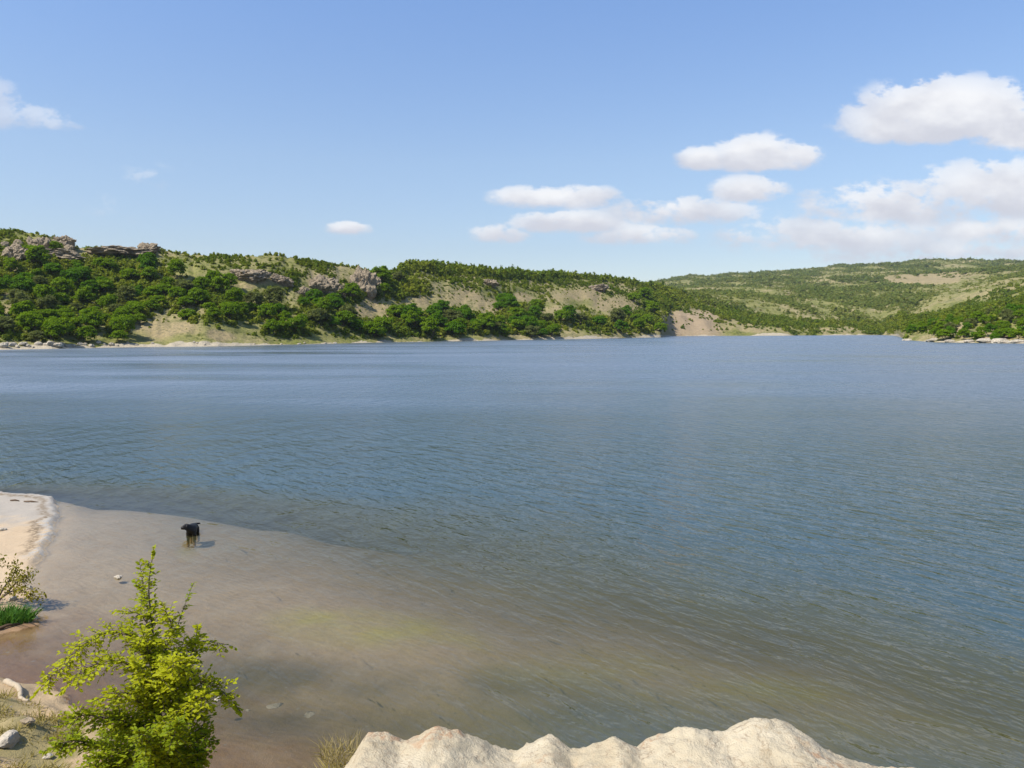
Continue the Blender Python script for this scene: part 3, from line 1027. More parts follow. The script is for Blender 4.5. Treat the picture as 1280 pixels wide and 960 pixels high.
PROTO = []
for k in range(7):
    tall = [1.0, 0.8, 1.15, 0.9, 1.25, 0.75, 1.0][k]
    cm = crown_mesh('crown', 300 + k, 0.44, 0.40 * tall, -0.02, 34 + 3 * k, 3600, 0.076)
    tm = trunk_mesh('trunk', 400 + k, 0.36 * tall, 0.022)
    PROTO.append((cm, tm))
BUSH_LO = []
rngb = np.random.default_rng(99)
for k in range(10):
    n = 70
    d = rngb.normal(size=(n, 3))
    d /= np.linalg.norm(d, axis=1, keepdims=True)
    d[:, 2] = np.abs(d[:, 2]) * 1.0
    lob = 0.75 + 0.25 * np.sin(d[:, 0] * 3 + k) * np.cos(d[:, 1] * 4 + k * 2)
    p = d * (lob * rngb.uniform(0.6, 1.0, n))[:, None] * np.array([.5, .5, .8])
    v, f = leaf_quads(p, rngb.uniform(0.22, 0.42, n), rngb, 0.3, 0.8, d * 1.2)
    BUSH_LO.append((v, n))


def scatter_mesh(name, pts, sizes, zscale, tints, mat, drop_leaves=1.0):
    V, T = [], []
    rng = np.random.default_rng(5)
    for i, (p, s, zs, t) in enumerate(zip(pts, sizes, zscale, tints)):
        v, n = BUSH_LO[i % len(BUSH_LO)]
        keep = max(10, int(n * drop_leaves))
        v = v[:keep * 4]
        a = rng.uniform(0, 6.28)
        c, s_ = math.cos(a), math.sin(a)
        q = np.empty_like(v)
        q[:, 0] = (v[:, 0] * c - v[:, 1] * s_) * s + p[0]
        q[:, 1] = (v[:, 0] * s_ + v[:, 1] * c) * s + p[1]
        q[:, 2] = v[:, 2] * s * zs + p[2]
        V.append(q)
        T.append(np.clip(t + np.repeat(rng.uniform(-.18, .18, keep), 4), 0, 1))
    V = np.concatenate(V)
    T = np.concatenate(T)
    me = mesh_arrays(name, V, np.arange(len(V)).reshape(-1, 4), False, {'tint': T})
    return link(name, me, mat)


# ------------------------------------------------------------------ trees, scrub and woods on the far shore
ORD = ['first', 'second', 'third', 'fourth', 'fifth', 'sixth', 'seventh', 'eighth', 'ninth', 'tenth', 'eleventh', 'twelfth', 'thirteenth', 'fourteenth', 'fifteenth', 'sixteenth', 'seventeenth', 'eighteenth', 'nineteenth', 'twentieth']
PLACES = [(0, 55, 'at the left end of the hill'), (55, 125, 'under the hilltop boulder pile'), (125, 185, 'left of the bare sandy slope'), (185, 250, 'above the bare sandy slope'), (250, 320, 'right of the bare sandy slope'),
          (320, 385, 'left of the dark shore thicket'), (385, 440, 'below the grey crag on its left'), (440, 500, 'directly below the grey crag'), (500, 550, 'just right of the grey crag'), (550, 610, 'beneath the round tan clearing'),
          (610, 670, 'right of the round tan clearing'), (670, 740, 'towards the end of the ridge'), (740, 800, 'where the ridge runs low'), (800, 845, 'beside the red earth bank'), (845, 1125, 'behind the far cove'), (1125, 1200, 'at the tip of the right headland'), (1200, 1300, 'on the right headland')]


def place_trees():
    N = 60000
    u = RNG.uniform(-0.70, 0.70, N)
    sh = np.interp(u, CU, SH)
    y = sh + 3 + RNG.uniform(0, 1, N) ** 1.4 * 230
    x = u * y
    z = hill_z(x, y)
    px, py = to_pix(x, y, z)
    dens = field(DENSE, px, py) * (1 - np.clip(1.15 * np.maximum(field(BARE, px, py), field(BARE, px, py - 13)), 0, 1))
    right = (px > 1128) & (py > 392) & (y < 420)
    dens = np.where(right, 0.75 * (1 - 0.8 * field(BARE, px, py)), dens)
    dens = np.where((px < -30) | (px > 1310) | (y < sh + 2.5), 0, dens)
    ok = RNG.uniform(0, 1, N) < dens * 0.8
    cand = np.where(ok)[0]
    chosen = []
    for i in cand:
        near_edge = py[i] > 400
        size = RNG.uniform(4.4, 9.0) * (1.0 + 0.25 * (px[i] > 350) + 0.15 * (px[i] > 560))
        if right[i]:
            size = RNG.uniform(3.0, 6.4)
        good = True
        for j, s2 in chosen:
            if (x[i] - x[j]) ** 2 + ((y[i] - y[j]) * 0.75) ** 2 < (0.30 * (size + s2)) ** 2:
                good = False
                break
        if good:
            chosen.append((i, size))
        if len(chosen) > 480:
            break
    # keep the ones that show largest
    chosen.sort(key=lambda c: -c[1] / y[c[0]] * (1.0 if px[c[0]] < 1128 else 1.6))
    chosen = chosen[:285]
    tree_xy = [(x[i], y[i], s) for i, s in chosen]
    info = []
    first = {}
    for n, (i, s) in enumerate(chosen):
        tone = 0 if fbm(x[i] / 30, y[i] / 30, seed=201) > 0.06 else 1
        r = RNG.uniform()
        if px[i] > 1128:
            tone = int(RNG.choice([0, 1, 1, 2]))
        elif r < 0.12:
            tone = 2
        elif r < 0.34:
            tone = 1
        k = int(RNG.integers(0, len(PROTO)))
        key = (k, tone)
        if key not in first:
            cm, tm = PROTO[k]
            c2 = cm.copy()
            t2 = tm.copy() if tone else tm
            root = empty('broadleaf_tree', (x[i], y[i], z[i] - 0.1))
            link('crown', c2, M_TREE[tone], root)
            link('trunk', t2, M_BARK, root)
            first[key] = root
            root.scale = (s, s, s * RNG.uniform(.9, 1.1))
            root.rotation_euler = (0, 0, RNG.uniform(0, 6.28))
        else:
            w = RNG.uniform(.9, 1.15)
            root = copy_thing(first[key], (x[i], y[i], z[i] - 0.1), RNG.uniform(0, 6.28), (s * w, s * w, s * RNG.uniform(.85, 1.1)))
        rel = y[i] - np.interp(u[i], CU, SH)
        row = 'at the waterline' if rel < 14 else ('low on the slope' if rel < 38 else ('halfway up the slope' if rel < 75 else 'high on the slope'))
        place = next((t for a, b, t in PLACES if a <= max(px[i], 0) < b), 'on the right headland')
        big = 'tall' if s > 7.6 else ('low' if s < 5.9 else 'rounded')
        if px[i] > 1128:
            big = 'low' if s < 4.6 else 'rounded'
            row = 'by the water' if rel < 16 else 'up the bank'
        col = ['dark green', 'bright green', 'greyish olive'][tone]
        info.append((root, px[i], (big, col, row, place)))
    groups = {}
    for r in info:
        groups.setdefault(r[2], []).append(r)
    for key, lst in groups.items():
        lst.sort(key=lambda r: r[1])
        big, col, row, place = key
        noun = 'shrub' if ('headland' in place) else 'tree'
        for n, (root, p, _) in enumerate(lst):
            lab = f'{big} {col} {noun} {row} {place}'
            if len(lst) > 1:
                lab += f', {ORD[n]} from left' if len(lab.split()) <= 13 else f', {ORD[n]}'
            tag(root, lab, noun, 'shrubs on the right headland' if noun == 'shrub' else 'broadleaf trees on the far shore')
            if noun == 'shrub':
                root.name = 'headland_shrub'
    return tree_xy


TREES = place_trees()


def place_scrub():
    N = 60000
    u = RNG.uniform(-0.78, 0.78, N)
    sh = np.interp(u, CU, SH)
    ry = np.interp(u, CU, RY)
    t = RNG.uniform(0, 1, N) ** 0.75
    y = sh + 5 + t * (np.minimum(ry, 800) + 12 - sh)
    x = u * y
    z = hill_z(x, y)
    px, py = to_pix(x, y, z)
    cl = fbm(x / 16, y / 22, seed=211, octaves=3)
    bare = np.clip(1.15 * np.maximum(field(BARE, px, py), field(BARE, px, py - 5)), 0, 1)
    dense = np.clip(field(DENSE, px, py), 0, 1)
    d = 0.22 + 0.72 * sstep(-0.05, 0.5, cl) + 1.0 * dense
    d = d * (1 - 0.82 * bare)
    ridge = sstep(24, 3, ry - y) * sstep(470, 540, px) * (px < 830)
    d = d + 0.55 * ridge
    d = np.where(px > 830, d * (0.75 - 0.35 * sstep(840, 930, px) * sstep(1130, 1000, px)), d)
    d = d * (1 - 0.6 * field(SPARSE, px, py)) * np.where(y < sh + 7, 0.25, 1)
    area = (y / 330) ** 1.15                      # keep the picture density even
    ok = (RNG.uniform(0, 1, N) < d * 0.55 * np.clip(area, .5, 2.2)) & (px > -120) & (px < 1400)
    i = np.where(ok)[0]
    sizes = RNG.uniform(0.7, 2.6, len(i)) * np.where(bare[i] > .4, .55, 1.0) * np.where(dense[i] > .4, 1.5, 1.0) * np.where(ridge[i] > .4, 1.6, 1.0) * np.where(px[i] > 830, 1.7, 1.0) * (1 + 0.35 * (px[i] > 500))
    zs = RNG.uniform(0.65, 1.2, len(i)) * np.where(ridge[i] > .4, 1.35, 1)
    tints = np.clip(0.5 - 0.5 * cl[i] + RNG.uniform(-.3, .3, len(i)) - 0.3 * ridge[i] + 0.05 * dense[i], 0, 1)
    pts = np.stack([x[i], y[i], z[i] - 0.15], 1)
    o = scatter_mesh('scrub', pts, sizes, zs, tints, M_SCRUB)
    tag(o, 'low green scrub scattered over the dry hillsides', kind='stuff')
    return len(i)


def place_woods():
    N = 80000
    u = RNG.uniform(0.10, 0.80, N)
    y = 800 + RNG.uniform(0, 1, N) ** 0.85 * 1950
    x = u * y
    z = hill_z(x, y)
    px, py = to_pix(x, y, z)
    cl = fbm(x / 60, y / 110, seed=221, octaves=4)
    d = 0.22 + 0.9 * sstep(-0.2, 0.35, cl)
    d = d * (1 - 0.95 * np.clip(field(BARE, px, py), 0, 1))
    ok = (RNG.uniform(0, 1, N) < d * 0.6) & (px > 780) & (px < 1400)
    i = np.where(ok)[0]
    sizes = RNG.uniform(3.5, 8.5, len(i)) * (1 + 0.8 * sstep(0.1, 0.5, cl[i])) * (0.8 + 0.35 * sstep(900, 2200, y[i]))
    zs = RNG.uniform(0.5, 0.95, len(i))
    tints = np.clip(0.6 - 0.6 * cl[i] + RNG.uniform(-.5, .4, len(i)), 0, 1)
    pts = np.stack([x[i], y[i], z[i] - 0.4], 1)
    o = scatter_mesh('woodland', pts, sizes, zs, tints, M_WOOD, 0.3)
    tag(o, 'distant woods and hedges covering the far hills', kind='stuff')
    return len(i)


print('scrub', place_scrub(), 'woods', place_woods(), 'trees', len(TREES))

# ------------------------------------------------------------------ rock outcrops on the slopes


def hill_hit(px, py, y0=190.0, y1=3000.0):
    """where the sight line through a point of the photograph meets the hills"""
    u, v = pix_dir(px, py)
    ys = np.geomspace(y0, y1, 1500)
    hz = hill_z(u * ys, ys)
    below = np.where(hz >= EYE + v * ys)[0]
    if len(below) == 0:
        k = int(np.argmin(EYE + v * ys - hz))
    else:
        k = below[0]
    return Vector((u * ys[k], ys[k], hz[k])), ys[k]


OUTCROPS = [
    (22, 312, 22, 12, 'broad pinkish grey rock pile on the hilltop at the left end', 2),
    (52, 303, 16, 12, 'blocky rock standing second from left in the hilltop boulder pile', 3),
    (80, 300, 18, 11, 'tall dark topped rock at the right end of the hilltop boulder pile', 4),
    (70, 314, 34, 8, 'wide low rock slab beneath the hilltop boulder pile', 5),
    (150, 311, 44, 8, 'long flat rocky brow on the skyline right of the boulder pile', 6),
    (186, 307, 16, 8, 'short rock hump at the right end of the rocky brow', 7),
    (312, 340, 30, 9, 'wide weathered rock face high on the slope among pale grass', 8),
    (350, 347, 18, 8, 'pinkish rock mass right of the wide weathered rock face', 9),
    (402, 354, 22, 12, 'leaning grey rock mass left of the grey crag', 10),
    (380, 362, 12, 8, 'small dark rock knob below the leaning rock mass', 11),
    (453, 348, 20, 19, 'large grey crag rising above the trees on the middle slope', 12),
    (430, 360, 16, 12, 'lower shoulder of rock at the left foot of the crag', 13),
    (470, 352, 12, 12, 'narrow rock buttress at the right side of the crag', 14),
    (268, 356, 8, 5, 'small dark boulder in the pale grass of the left slope', 15),
    (610, 352, 16, 5, 'flat rock ledge high on the slope right of the crag', 16),
    (745, 358, 18, 5, 'grey rock ledge near the low end of the ridge', 17),
]
for (px, py, w, h, lab, sd) in OUTCROPS:
    p, d = hill_hit(px, py + h * 0.8)
    k = d / F
    me = rock_mesh('rock_outcrop', 500 + sd, w * k * 0.92, w * k * 0.65, h * k * 1.25, 5, 0.26, 20, 0.17, 0.40)
    o = link('rock_outcrop', me, M_ROCK, None, p)
    o.rotation_euler = (0, 0, 0.4 * math.sin(sd * 3.1))
    tag(o, lab, 'rock', 'rock outcrops on the slopes')

# small blocks in the hilltop pile
for k in range(9):
    px = 6 + k * 10.5 + 4 * math.sin(k * 2.2)
    p, d = hill_hit(px, 309 + 5 * math.sin(k * 1.7))
    kk = d / F
    me = rock_mesh('boulder', 560 + k, 5.5 * kk * (1 + .3 * math.sin(k)), 4.5 * kk, 6 * kk, 3, 0.15, 9, 0.04, 0.15)
    o = link('boulder', me, M_ROCK, None, p)
    tag(o, f'{ORD[k]} small boulder from left in the hilltop rock pile', 'boulder', 'small boulders of the hilltop pile')

# pale boulders at the far waterline
protos = [rock_mesh('shore_boulder', 600 + k, 1, 0.8, 0.75, 3, 0.16, 9, 0.04, 0.2) for k in range(6)]
SPOTS = [(4, 1.6), (10, 1.0), (16, 1.3), (22, 0.8), (29, 1.5), (36, 0.9), (42, 0.7), (49, 1.2), (57, 0.8), (64, 1.6), (71, 1.9), (76, 1.1), (84, 0.8), (93, 0.9), (101, 1.3), (107, 0.8), (115, 1.4), (124, 1.0), (131, 0.7), (140, 1.1), (147, 0.7),
         (160, .7), (172, .6), (191, .7), (243, .9), (247, .6), (256, .6), (281, .5), (318, .6), (352, .7), (374, .9), (381, .6), (407, .7), (419, .9)]
for n, (px, s) in enumerate(SPOTS):
    u = (px - 640) / F
    y = float(np.interp(u, CU, SH)) + 0.6 + 2.8 * ((n * 37) % 10) / 10
    z = float(hill_z(np.array([u * y]), np.array([y]))[0])
    o = link('shore_boulder', protos[n % 6] if n >= 6 else protos[n], M_PALE if n < 6 else None, None, (u * y, y, z))
    o.scale = (s * 0.95, s * .8, s * .8)
    o.rotation_euler = (0, 0, n * 1.9)
    size = 'large' if s > 1.25 else ('mid sized' if s > 0.85 else 'small')
    where = 'below the leftmost trees' if px < 80 else ('below the second thicket' if px < 150 else ('under the bare sandy slope' if px < 290 else 'under the middle thicket'))
    same = [q for q, (p2, s2) in enumerate(SPOTS) if ('large' if s2 > 1.25 else ('mid sized' if s2 > 0.85 else 'small')) == size
            and ('below the leftmost trees' if p2 < 80 else ('below the second thicket' if p2 < 150 else ('under the bare sandy slope' if p2 < 290 else 'under the middle thicket'))) == where]
    tag(o, f'{size} pale boulder on the far waterline {where}, {ORD[same.index(n)]} from left', 'boulder', 'pale boulders along the far waterline')

for n, (px, py, w) in enumerate([(1136, 427, 10), (1166, 428, 12), (1187, 429, 8), (1210, 429, 9), (1231, 430, 13), (1252, 430, 16), (1271, 430, 12)]):
    u = (px - 640) / F
    y = float(np.interp(u, CU, SH)) + 1.5
    z = float(hill_z(np.array([u * y]), np.array([y]))[0])
    s = w * y / F
    o = link('shore_boulder', rock_mesh('shore_boulder', 640 + n, s * .9, s * .5, s * .28, 3, 0.18, 10, .05, .2), M_PALE, None, (u * y, y, z))
    tag(o, f'{ORD[n]} cream rock from left along the water of the right headland', 'rock', 'cream rocks along the right headland')

# ------------------------------------------------------------------ the black dog wading


def build_dog():
    base = at_z(238, 667, 0)
    bz = float(ground_z(np.array([base.x]), np.array([base.y]))[0][0])
    # own axes: +x is forward
    J = {
        'pelvis': ((-0.28, 0, 0.54), 0.125), 'loin': ((-0.12, 0, 0.55), 0.135), 'chest': ((0.08, 0, 0.52), 0.165), 'withers': ((0.22, 0, 0.55), 0.14),
        'neck': ((0.32, -0.04, 0.62), 0.10), 'skull': ((0.37, -0.11, 0.665), 0.092), 'stop': ((0.395, -0.18, 0.655), 0.068), 'muzzle': ((0.41, -0.235, 0.64), 0.05), 'nose': ((0.415, -0.262, 0.64), 0.036),
        'tail1': ((-0.39, 0.02, 0.57), 0.036), 'tail2': ((-0.44, 0.09, 0.57), 0.03), 'tail3': ((-0.46, 0.16, 0.56), 0.02),
    }
    E = [('pelvis', 'loin'), ('loin', 'chest'), ('chest', 'withers'), ('withers', 'neck'), ('neck', 'skull'), ('skull', 'stop'), ('stop', 'muzzle'), ('muzzle', 'nose'), ('pelvis', 'tail1'), ('tail1', 'tail2'), ('tail2', 'tail3')]
    for s, sd in ((1, 'l'), (-1, 'r')):
        fx = 0.05 if s > 0 else -0.03
        J['shoulder' + sd] = ((0.24, 0.085 * s, 0.47), 0.07)
        J['elbow' + sd] = ((0.19 + fx * .4, 0.10 * s, 0.33), 0.06)
        J['wrist' + sd] = ((0.22 + fx, 0.10 * s, 0.15), 0.043)
        J['paw' + sd] = ((0.22 + fx, 0.10 * s, 0.04), 0.042)
        J['toe' + sd] = ((0.265 + fx, 0.10 * s, 0.025), 0.028)
        E += [('withers', 'shoulder' + sd), ('shoulder' + sd, 'elbow' + sd), ('elbow' + sd, 'wrist' + sd), ('wrist' + sd, 'paw' + sd), ('paw' + sd, 'toe' + sd)]
        hx = -0.04 if s > 0 else 0.05
        J['hip' + sd] = ((-0.28, 0.085 * s, 0.48), 0.085)
        J['knee' + sd] = ((-0.20 + hx * .5, 0.105 * s, 0.34), 0.058)
        J['hock' + sd] = ((-0.36 + hx, 0.10 * s, 0.19), 0.042)
        J['heel' + sd] = ((-0.35 + hx, 0.10 * s, 0.05), 0.04)
        J['hindtoe' + sd] = ((-0.30 + hx, 0.10 * s, 0.025), 0.028)
        E += [('pelvis', 'hip' + sd), ('hip' + sd, 'knee' + sd), ('knee' + sd, 'hock' + sd), ('hock' + sd, 'heel' + sd), ('heel' + sd, 'hindtoe' + sd)]
        side = Vector((0.10, 0.03, 0)) if s > 0 else Vector((-0.10, -0.03, 0))
        p = Vector(J['skull'][0])
        J['ear' + sd] = (tuple(p + side * .75 + Vector((-.03, 0, .055))), 0.026)
        J['eartip' + sd] = (tuple(p + side * 1.15 + Vector((-.02, 0, .005))), 0.014)
        E += [('skull', 'ear' + sd), ('ear' + sd, 'eartip' + sd)]
    names = list(J)
    me = bpy.data.meshes.new('dog_skeleton')
    me.from_pydata([J[n][0] for n in names], [(names.index(a), names.index(b)) for a, b in E], [])
    tmp = bpy.data.objects.new('dog_skeleton', me)
    COL.objects.link(tmp)
    sk = tmp.modifiers.new('skin', 'SKIN')
    if not me.skin_vertices:
        bpy.context.view_layer.objects.active = tmp
    for i, n in enumerate(names):
        v = me.skin_vertices[0].data[i]
        v.radius = (J[n][1], J[n][1])
        v.use_root = (n == 'pelvis')
    sub = tmp.modifiers.new('sub', 'SUBSURF')
    sub.levels = 2
    dg = bpy.context.evaluated_depsgraph_get()
    body = bpy.data.meshes.new_from_object(tmp.evaluated_get(dg))
    bpy.data.objects.remove(tmp)
    body.name = 'dog'
    body.polygons.foreach_set('use_smooth', [True] * len(body.polygons))
    m, g = new_mat('black_and_tan_fur')
    tc = g.n('ShaderNodeTexCoord').outputs['Object']
    sep = g.n('ShaderNodeSeparateXYZ')
    g.put(sep.inputs[0], tc)
    n = g.noise(g.mapping(tc, scale=(1, 1, 0.35)), 60, 3)
    low = g.remap(g.math('ADD', sep.outputs[2], g.math('MULTIPLY', g.math('SUBTRACT', n, 0.5), 0.05)), 0.15, 0.22, 1.0, 0.0)
    c = g.mix(low, g.mix(n, (0.006, 0.0055, 0.005), (0.020, 0.017, 0.015)), g.mix(n, (0.22, 0.115, 0.03), (0.36, 0.20, 0.06)))
    finish(g, principled(g, c, 0.6, g.bump(n, 0.6, 0.01), 0.3))
    o = link('dog', body, m, None, (base.x + 0.06, base.y, bz))
    o.rotation_euler = (0, 0, math.atan2(-0.97, 0.20))
    o.scale = (0.88, 0.88, 0.92)
    tag(o, 'black dog with tan lower legs wading in the shallows off the beach', 'dog')
    em, g2 = new_mat('dark_eye')
    finish(g2, principled(g2, (0.01, 0.008, 0.006), 0.15, None, 0.5))
    for dv in (Vector((0.058, 0.0, 0.03)), Vector((-0.055, -0.02, 0.03))):
        bm = bmesh.new()
        bmesh.ops.create_uvsphere(bm, u_segments=10, v_segments=8, radius=0.011)
        e = bpy.data.meshes.new('eye')
        bm.to_mesh(e)
        bm.free()
        link('eye', e, em, o, Vector((0.392, -0.172, 0.668)) + dv)


build_dog()

# ------------------------------------------------------------------ the young tree at the lower left


def leaflets(points, dirs, rng, size, width=0.5):
    """small oval leaves: six-sided, folded along the midrib"""
    n = len(points)
    d = dirs / (np.linalg.norm(dirs, axis=1, keepdims=True) + 1e-9)
    up = rng.normal(size=(n, 3)) * 0.45 + np.array([0, -0.15, 1.0])
    side = np.cross(d, up)
    side /= np.linalg.norm(side, axis=1, keepdims=True) + 1e-9
    nm = np.cross(side, d)
    s = size[:, None]
    w = width * 0.5
    mid1 = points + d * s * .5 - nm * s * .05
    tip = points + d * s - nm * s * .12
    l1 = points + d * s * .35 + side * s * w + nm * s * .06
    l2 = points + d * s * .72 + side * s * w * .8 + nm * s * .02
    r1 = points + d * s * .35 - side * s * w + nm * s * .06
    r2 = points + d * s * .72 - side * s * w * .8 + nm * s * .02
    V = np.stack([points, l1, l2, tip, mid1, r1, r2], 1).reshape(-1, 3)
    b = np.arange(n)[:, None] * 7
    Fq = np.concatenate([b + np.array([[0, 4, 2, 1]]), b + np.array([[4, 3, 2, 2]])[:, [0, 1, 2, 2]], b + np.array([[0, 5, 6, 4]]), b + np.array([[4, 6, 3, 3]])], 0)
    quads = np.concatenate([b + np.array([[0, 4, 2, 1]]), b + np.array([[0, 5, 6, 4]])], 0)
    tris = np.concatenate([b + np.array([[4, 3, 2]]), b + np.array([[4, 6, 3]])], 0)
    return V, quads, tris


def build_sapling():
    Y0 = 5.5
    rng = np.random.default_rng(31)
    base = at_y(200, 1090, Y0)
    gz = float(ground_z(np.array([base.x]), np.array([base.y]))[0][0])
    base.z = min(base.z, gz)
    base = Vector((base.x, base.y, gz - 0.05))
    root = empty('young_tree', base)
    tag(root, 'young tree with yellow green leaves at the lower left, above the shallows', 'young tree')
    # branches: photograph points with a depth offset in metres, tip depth, start radius, brightness of leaves, leafiness
    B = [
        ([(203, 960), (201, 900), (196, 840), (190, 780), (186, 735), (191, 692)], 0.0, 0.0, .018, .6, .75),
        ([(199, 862), (176, 806), (140, 790), (105, 806), (74, 836), (48, 862)], 0.0, -0.10, .011, .95, 1.3),
        ([(200, 880), (170, 838), (140, 826), (108, 836), (84, 856)], 0.0, -0.35, .010, .9, 1.2),
        ([(201, 905), (222, 868), (246, 852), (272, 860), (293, 880)], 0.0, -0.20, .011, .98, 1.5),
        ([(195, 840), (214, 806), (226, 770), (238, 738)], 0.0, 0.30, .008, .35, .55),
        ([(198, 860), (222, 816), (250, 802), (284, 806)], 0.0, 0.25, .007, .65, .7),
        ([(191, 790), (174, 768), (152, 764)], 0.0, -0.10, .007, .8, 1.0),
        ([(189, 775), (181, 748), (176, 712)], 0.0, 0.12, .006, .6, .9),
        ([(198, 860), (205, 820), (214, 785), (206, 760)], 0.0, -0.25, .009, .9, 1.3),
        ([(200, 885), (226, 840), (242, 812), (246, 790)], 0.0, -0.10, .009, .9, 1.3),
        ([(200, 890), (205, 850), (222, 824)], 0.0, -0.50, .009, 1.0, 1.4),
        ([(200, 900), (236, 880), (262, 868)], 0.0, -0.5, .009, .95, 1.3),
        ([(201, 905), (176, 880), (158, 866), (128, 872)], 0.0, -0.45, .009, .7, 1.3),
        ([(202, 930), (160, 905), (112, 894), (84, 902)], 0.0, -0.30, .010, .5, 1.9),
        ([(203, 945), (244, 915), (258, 900)], 0.0, 0.2, .010, .25, 1.4),
        ([(203, 960), (140, 935), (92, 926), (66, 934)], 0.0, -0.2, .010, .42, 2.2),
        ([(203, 965), (236, 950), (252, 940)], 0.0, -0.3, .010, .25, 2.2),
        ([(203, 985), (150, 965), (104, 962)], 0.0, -0.4, .010, .45, 2.2),
        ([(203, 985), (190, 940), (176, 915)], 0.0, -0.6, .010, .4, 2.2),
        ([(203, 985), (214, 935), (222, 905)], 0.0, -0.6, .010, .35, 2.2),
        ([(203, 1000), (246, 985), (262, 975)], 0.0, 0.1, .010, .2, 1.4),
        ([(201, 920), (186, 880), (176, 850)], 0.0, 0.5, .009, .5, 1.2),
        ([(201, 930), (220, 890), (236, 870)], 0.0, 0.5, .009, .4, 1.2),
        ([(203, 1010), (130, 1000), (96, 985)], 0.0, 0.1, .010, .35, 1.3),
        ([(200, 880), (212, 850), (232, 826)], 0.0, -0.3, .008, 1.0, 1.8), ([(200, 910), (232, 892), (256, 886)], 0.0, -0.15, .008, .8, 1.8),
        ([(200, 900), (186, 858), (172, 832)], 0.0, -0.3, .008, .9, 1.6), ([(201, 930), (170, 900), (140, 892)], 0.0, -0.2, .008, .6, 1.8),
        ([(202, 950), (170, 930), (132, 915)], 0.0, 0.25, .008, .5, 1.8), ([(202, 940), (230, 925), (262, 925)], 0.0, -0.1, .008, .45, 2.0),
        ([(202, 960), (225, 945), (248, 948)], 0.0, 0.3, .008, .35, 2.0), ([(203, 980), (170, 950), (120, 945)], 0.0, -0.3, .008, .5, 2.0),
        ([(203, 970), (212, 930), (204, 900)], 0.0, -0.45, .008, .6, 2.0), ([(196, 850), (184, 810), (178, 790)], 0.0, -0.2, .006, .8, 1.5),
        ([(198, 860), (214, 836), (236, 838)], 0.0, -0.4, .007, 1.0, 1.8), ([(203, 985), (232, 970), (246, 955)], 0.0, -0.3, .008, .4, 2.0),
    ]
    tr_pts = [base + Vector((0, 0, -0.1)), base * 0.5 + at_y(203, 985, Y0) * 0.5 + Vector((.03, 0, 0)), at_y(203, 985, Y0), at_y(203, 960, Y0)]
    tm = tube_mesh('trunk', [tube([p - base for p in catmull(tr_pts, 4)], np.linspace(.032, .019, 13), 8)])
    bark = bark_material('young_bark', (0.07, 0.055, 0.035), (0.14, 0.115, 0.075))
    link('trunk', tm, bark, root)
    P, D, S, T = [], [], [], []
    for bi, (pp, d0, d1, r, bright, leafy) in enumerate(B):
        pts = []
        for i, (a, b) in enumerate(pp):
            f = i / (len(pp) - 1)
            pts.append(at_y(a, b, Y0 + d0 + (d1 - d0) * f ** 0.8))
        cur = catmull(pts, 7)
        tubes = [tube([p - base for p in cur], np.linspace(r * .7, r * .16, len(cur)), 6)]
        L = [0.0]
        for i in range(1, len(cur)):
            L.append(L[-1] + (cur[i] - cur[i - 1]).length)
        tot = L[-1]
        step = 0.0095 / leafy
        start = 0.30 if bi == 0 else 0.16
        s = tot * start
        side = 1
        while s <= tot:
            i = max(1, min(len(cur) - 1, int(np.searchsorted(L, s))))
            a, b = cur[i - 1], cur[i]
            q = a.lerp(b, (s - L[i - 1]) / max(L[i] - L[i - 1], 1e-6))
            tan = (b - a).normalized()
            f = s / tot
            rv = Vector(rng.normal(size=3)).normalized()
            lat = tan.cross(rv).normalized()
            tw = (tan * rng.uniform(.35, .9) + lat + Vector((0, 0, rng.uniform(-.1, .45)))).normalized()
            ln = rng.uniform(0.07, 0.17) * (1.1 - 0.45 * f) * (0.7 if bi in (4, 0) else 1)
            if f > 0.96:
                tw, ln = tan, 0.08
            end = q + tw * ln + Vector((0, 0, -0.015))
            tubes.append(tube([q - base, (q + end) * .5 - base + Vector((0, 0, .006)), end - base], [.0022, .0017, .001], 3))
            nl = max(3, int(ln / 0.017))
            for k in range(nl):
                fk = (k + 0.6) / nl
                o = q.lerp(end, fk)
                sd = 1 if k % 2 else -1
                perp = tw.cross(Vector((0, 0, 1)))
                if perp.length < .1:
                    perp = Vector((1, 0, 0))
                perp.normalize()
                dv = perp * sd + tw * rng.uniform(.3, .9) + Vector((0, 0, rng.uniform(-.35, .3)))
                P.append(o - base)
                D.append(dv)
                S.append(rng.uniform(.025, .045) * (1.0 if leafy > .6 else .8))
                T.append(np.clip(bright * (0.66 + 0.5 * f) + rng.uniform(-.16, .16), 0, 1))
            s += step * rng.uniform(.7, 1.4)
        link('branch', tube_mesh('branch', tubes), bark, root)
    P = np.array([p[:] for p in P])
    D = np.array([d[:] for d in D])
    V, quads, tris = leaflets(P, D, rng, np.array(S), 0.56)
    me = bpy.data.meshes.new('leaves')
    me.from_pydata(V.tolist(), [], quads.tolist() + tris.tolist())
    a = me.attributes.new('tint', 'FLOAT', 'POINT')
    a.data.foreach_set('value', np.repeat(np.array(T, np.float32), 7))
    me.update()
    lm = leaf_material('yellow_green_leaves', (0.065, 0.16, 0.010), (0.50, 0.50, 0.018), 0.48)
    link('leaves', me, lm, root)
    print('leaflets', len(P))


build_sapling()

# ------------------------------------------------------------------ small shrub, grasses, driftwood and stones near the water


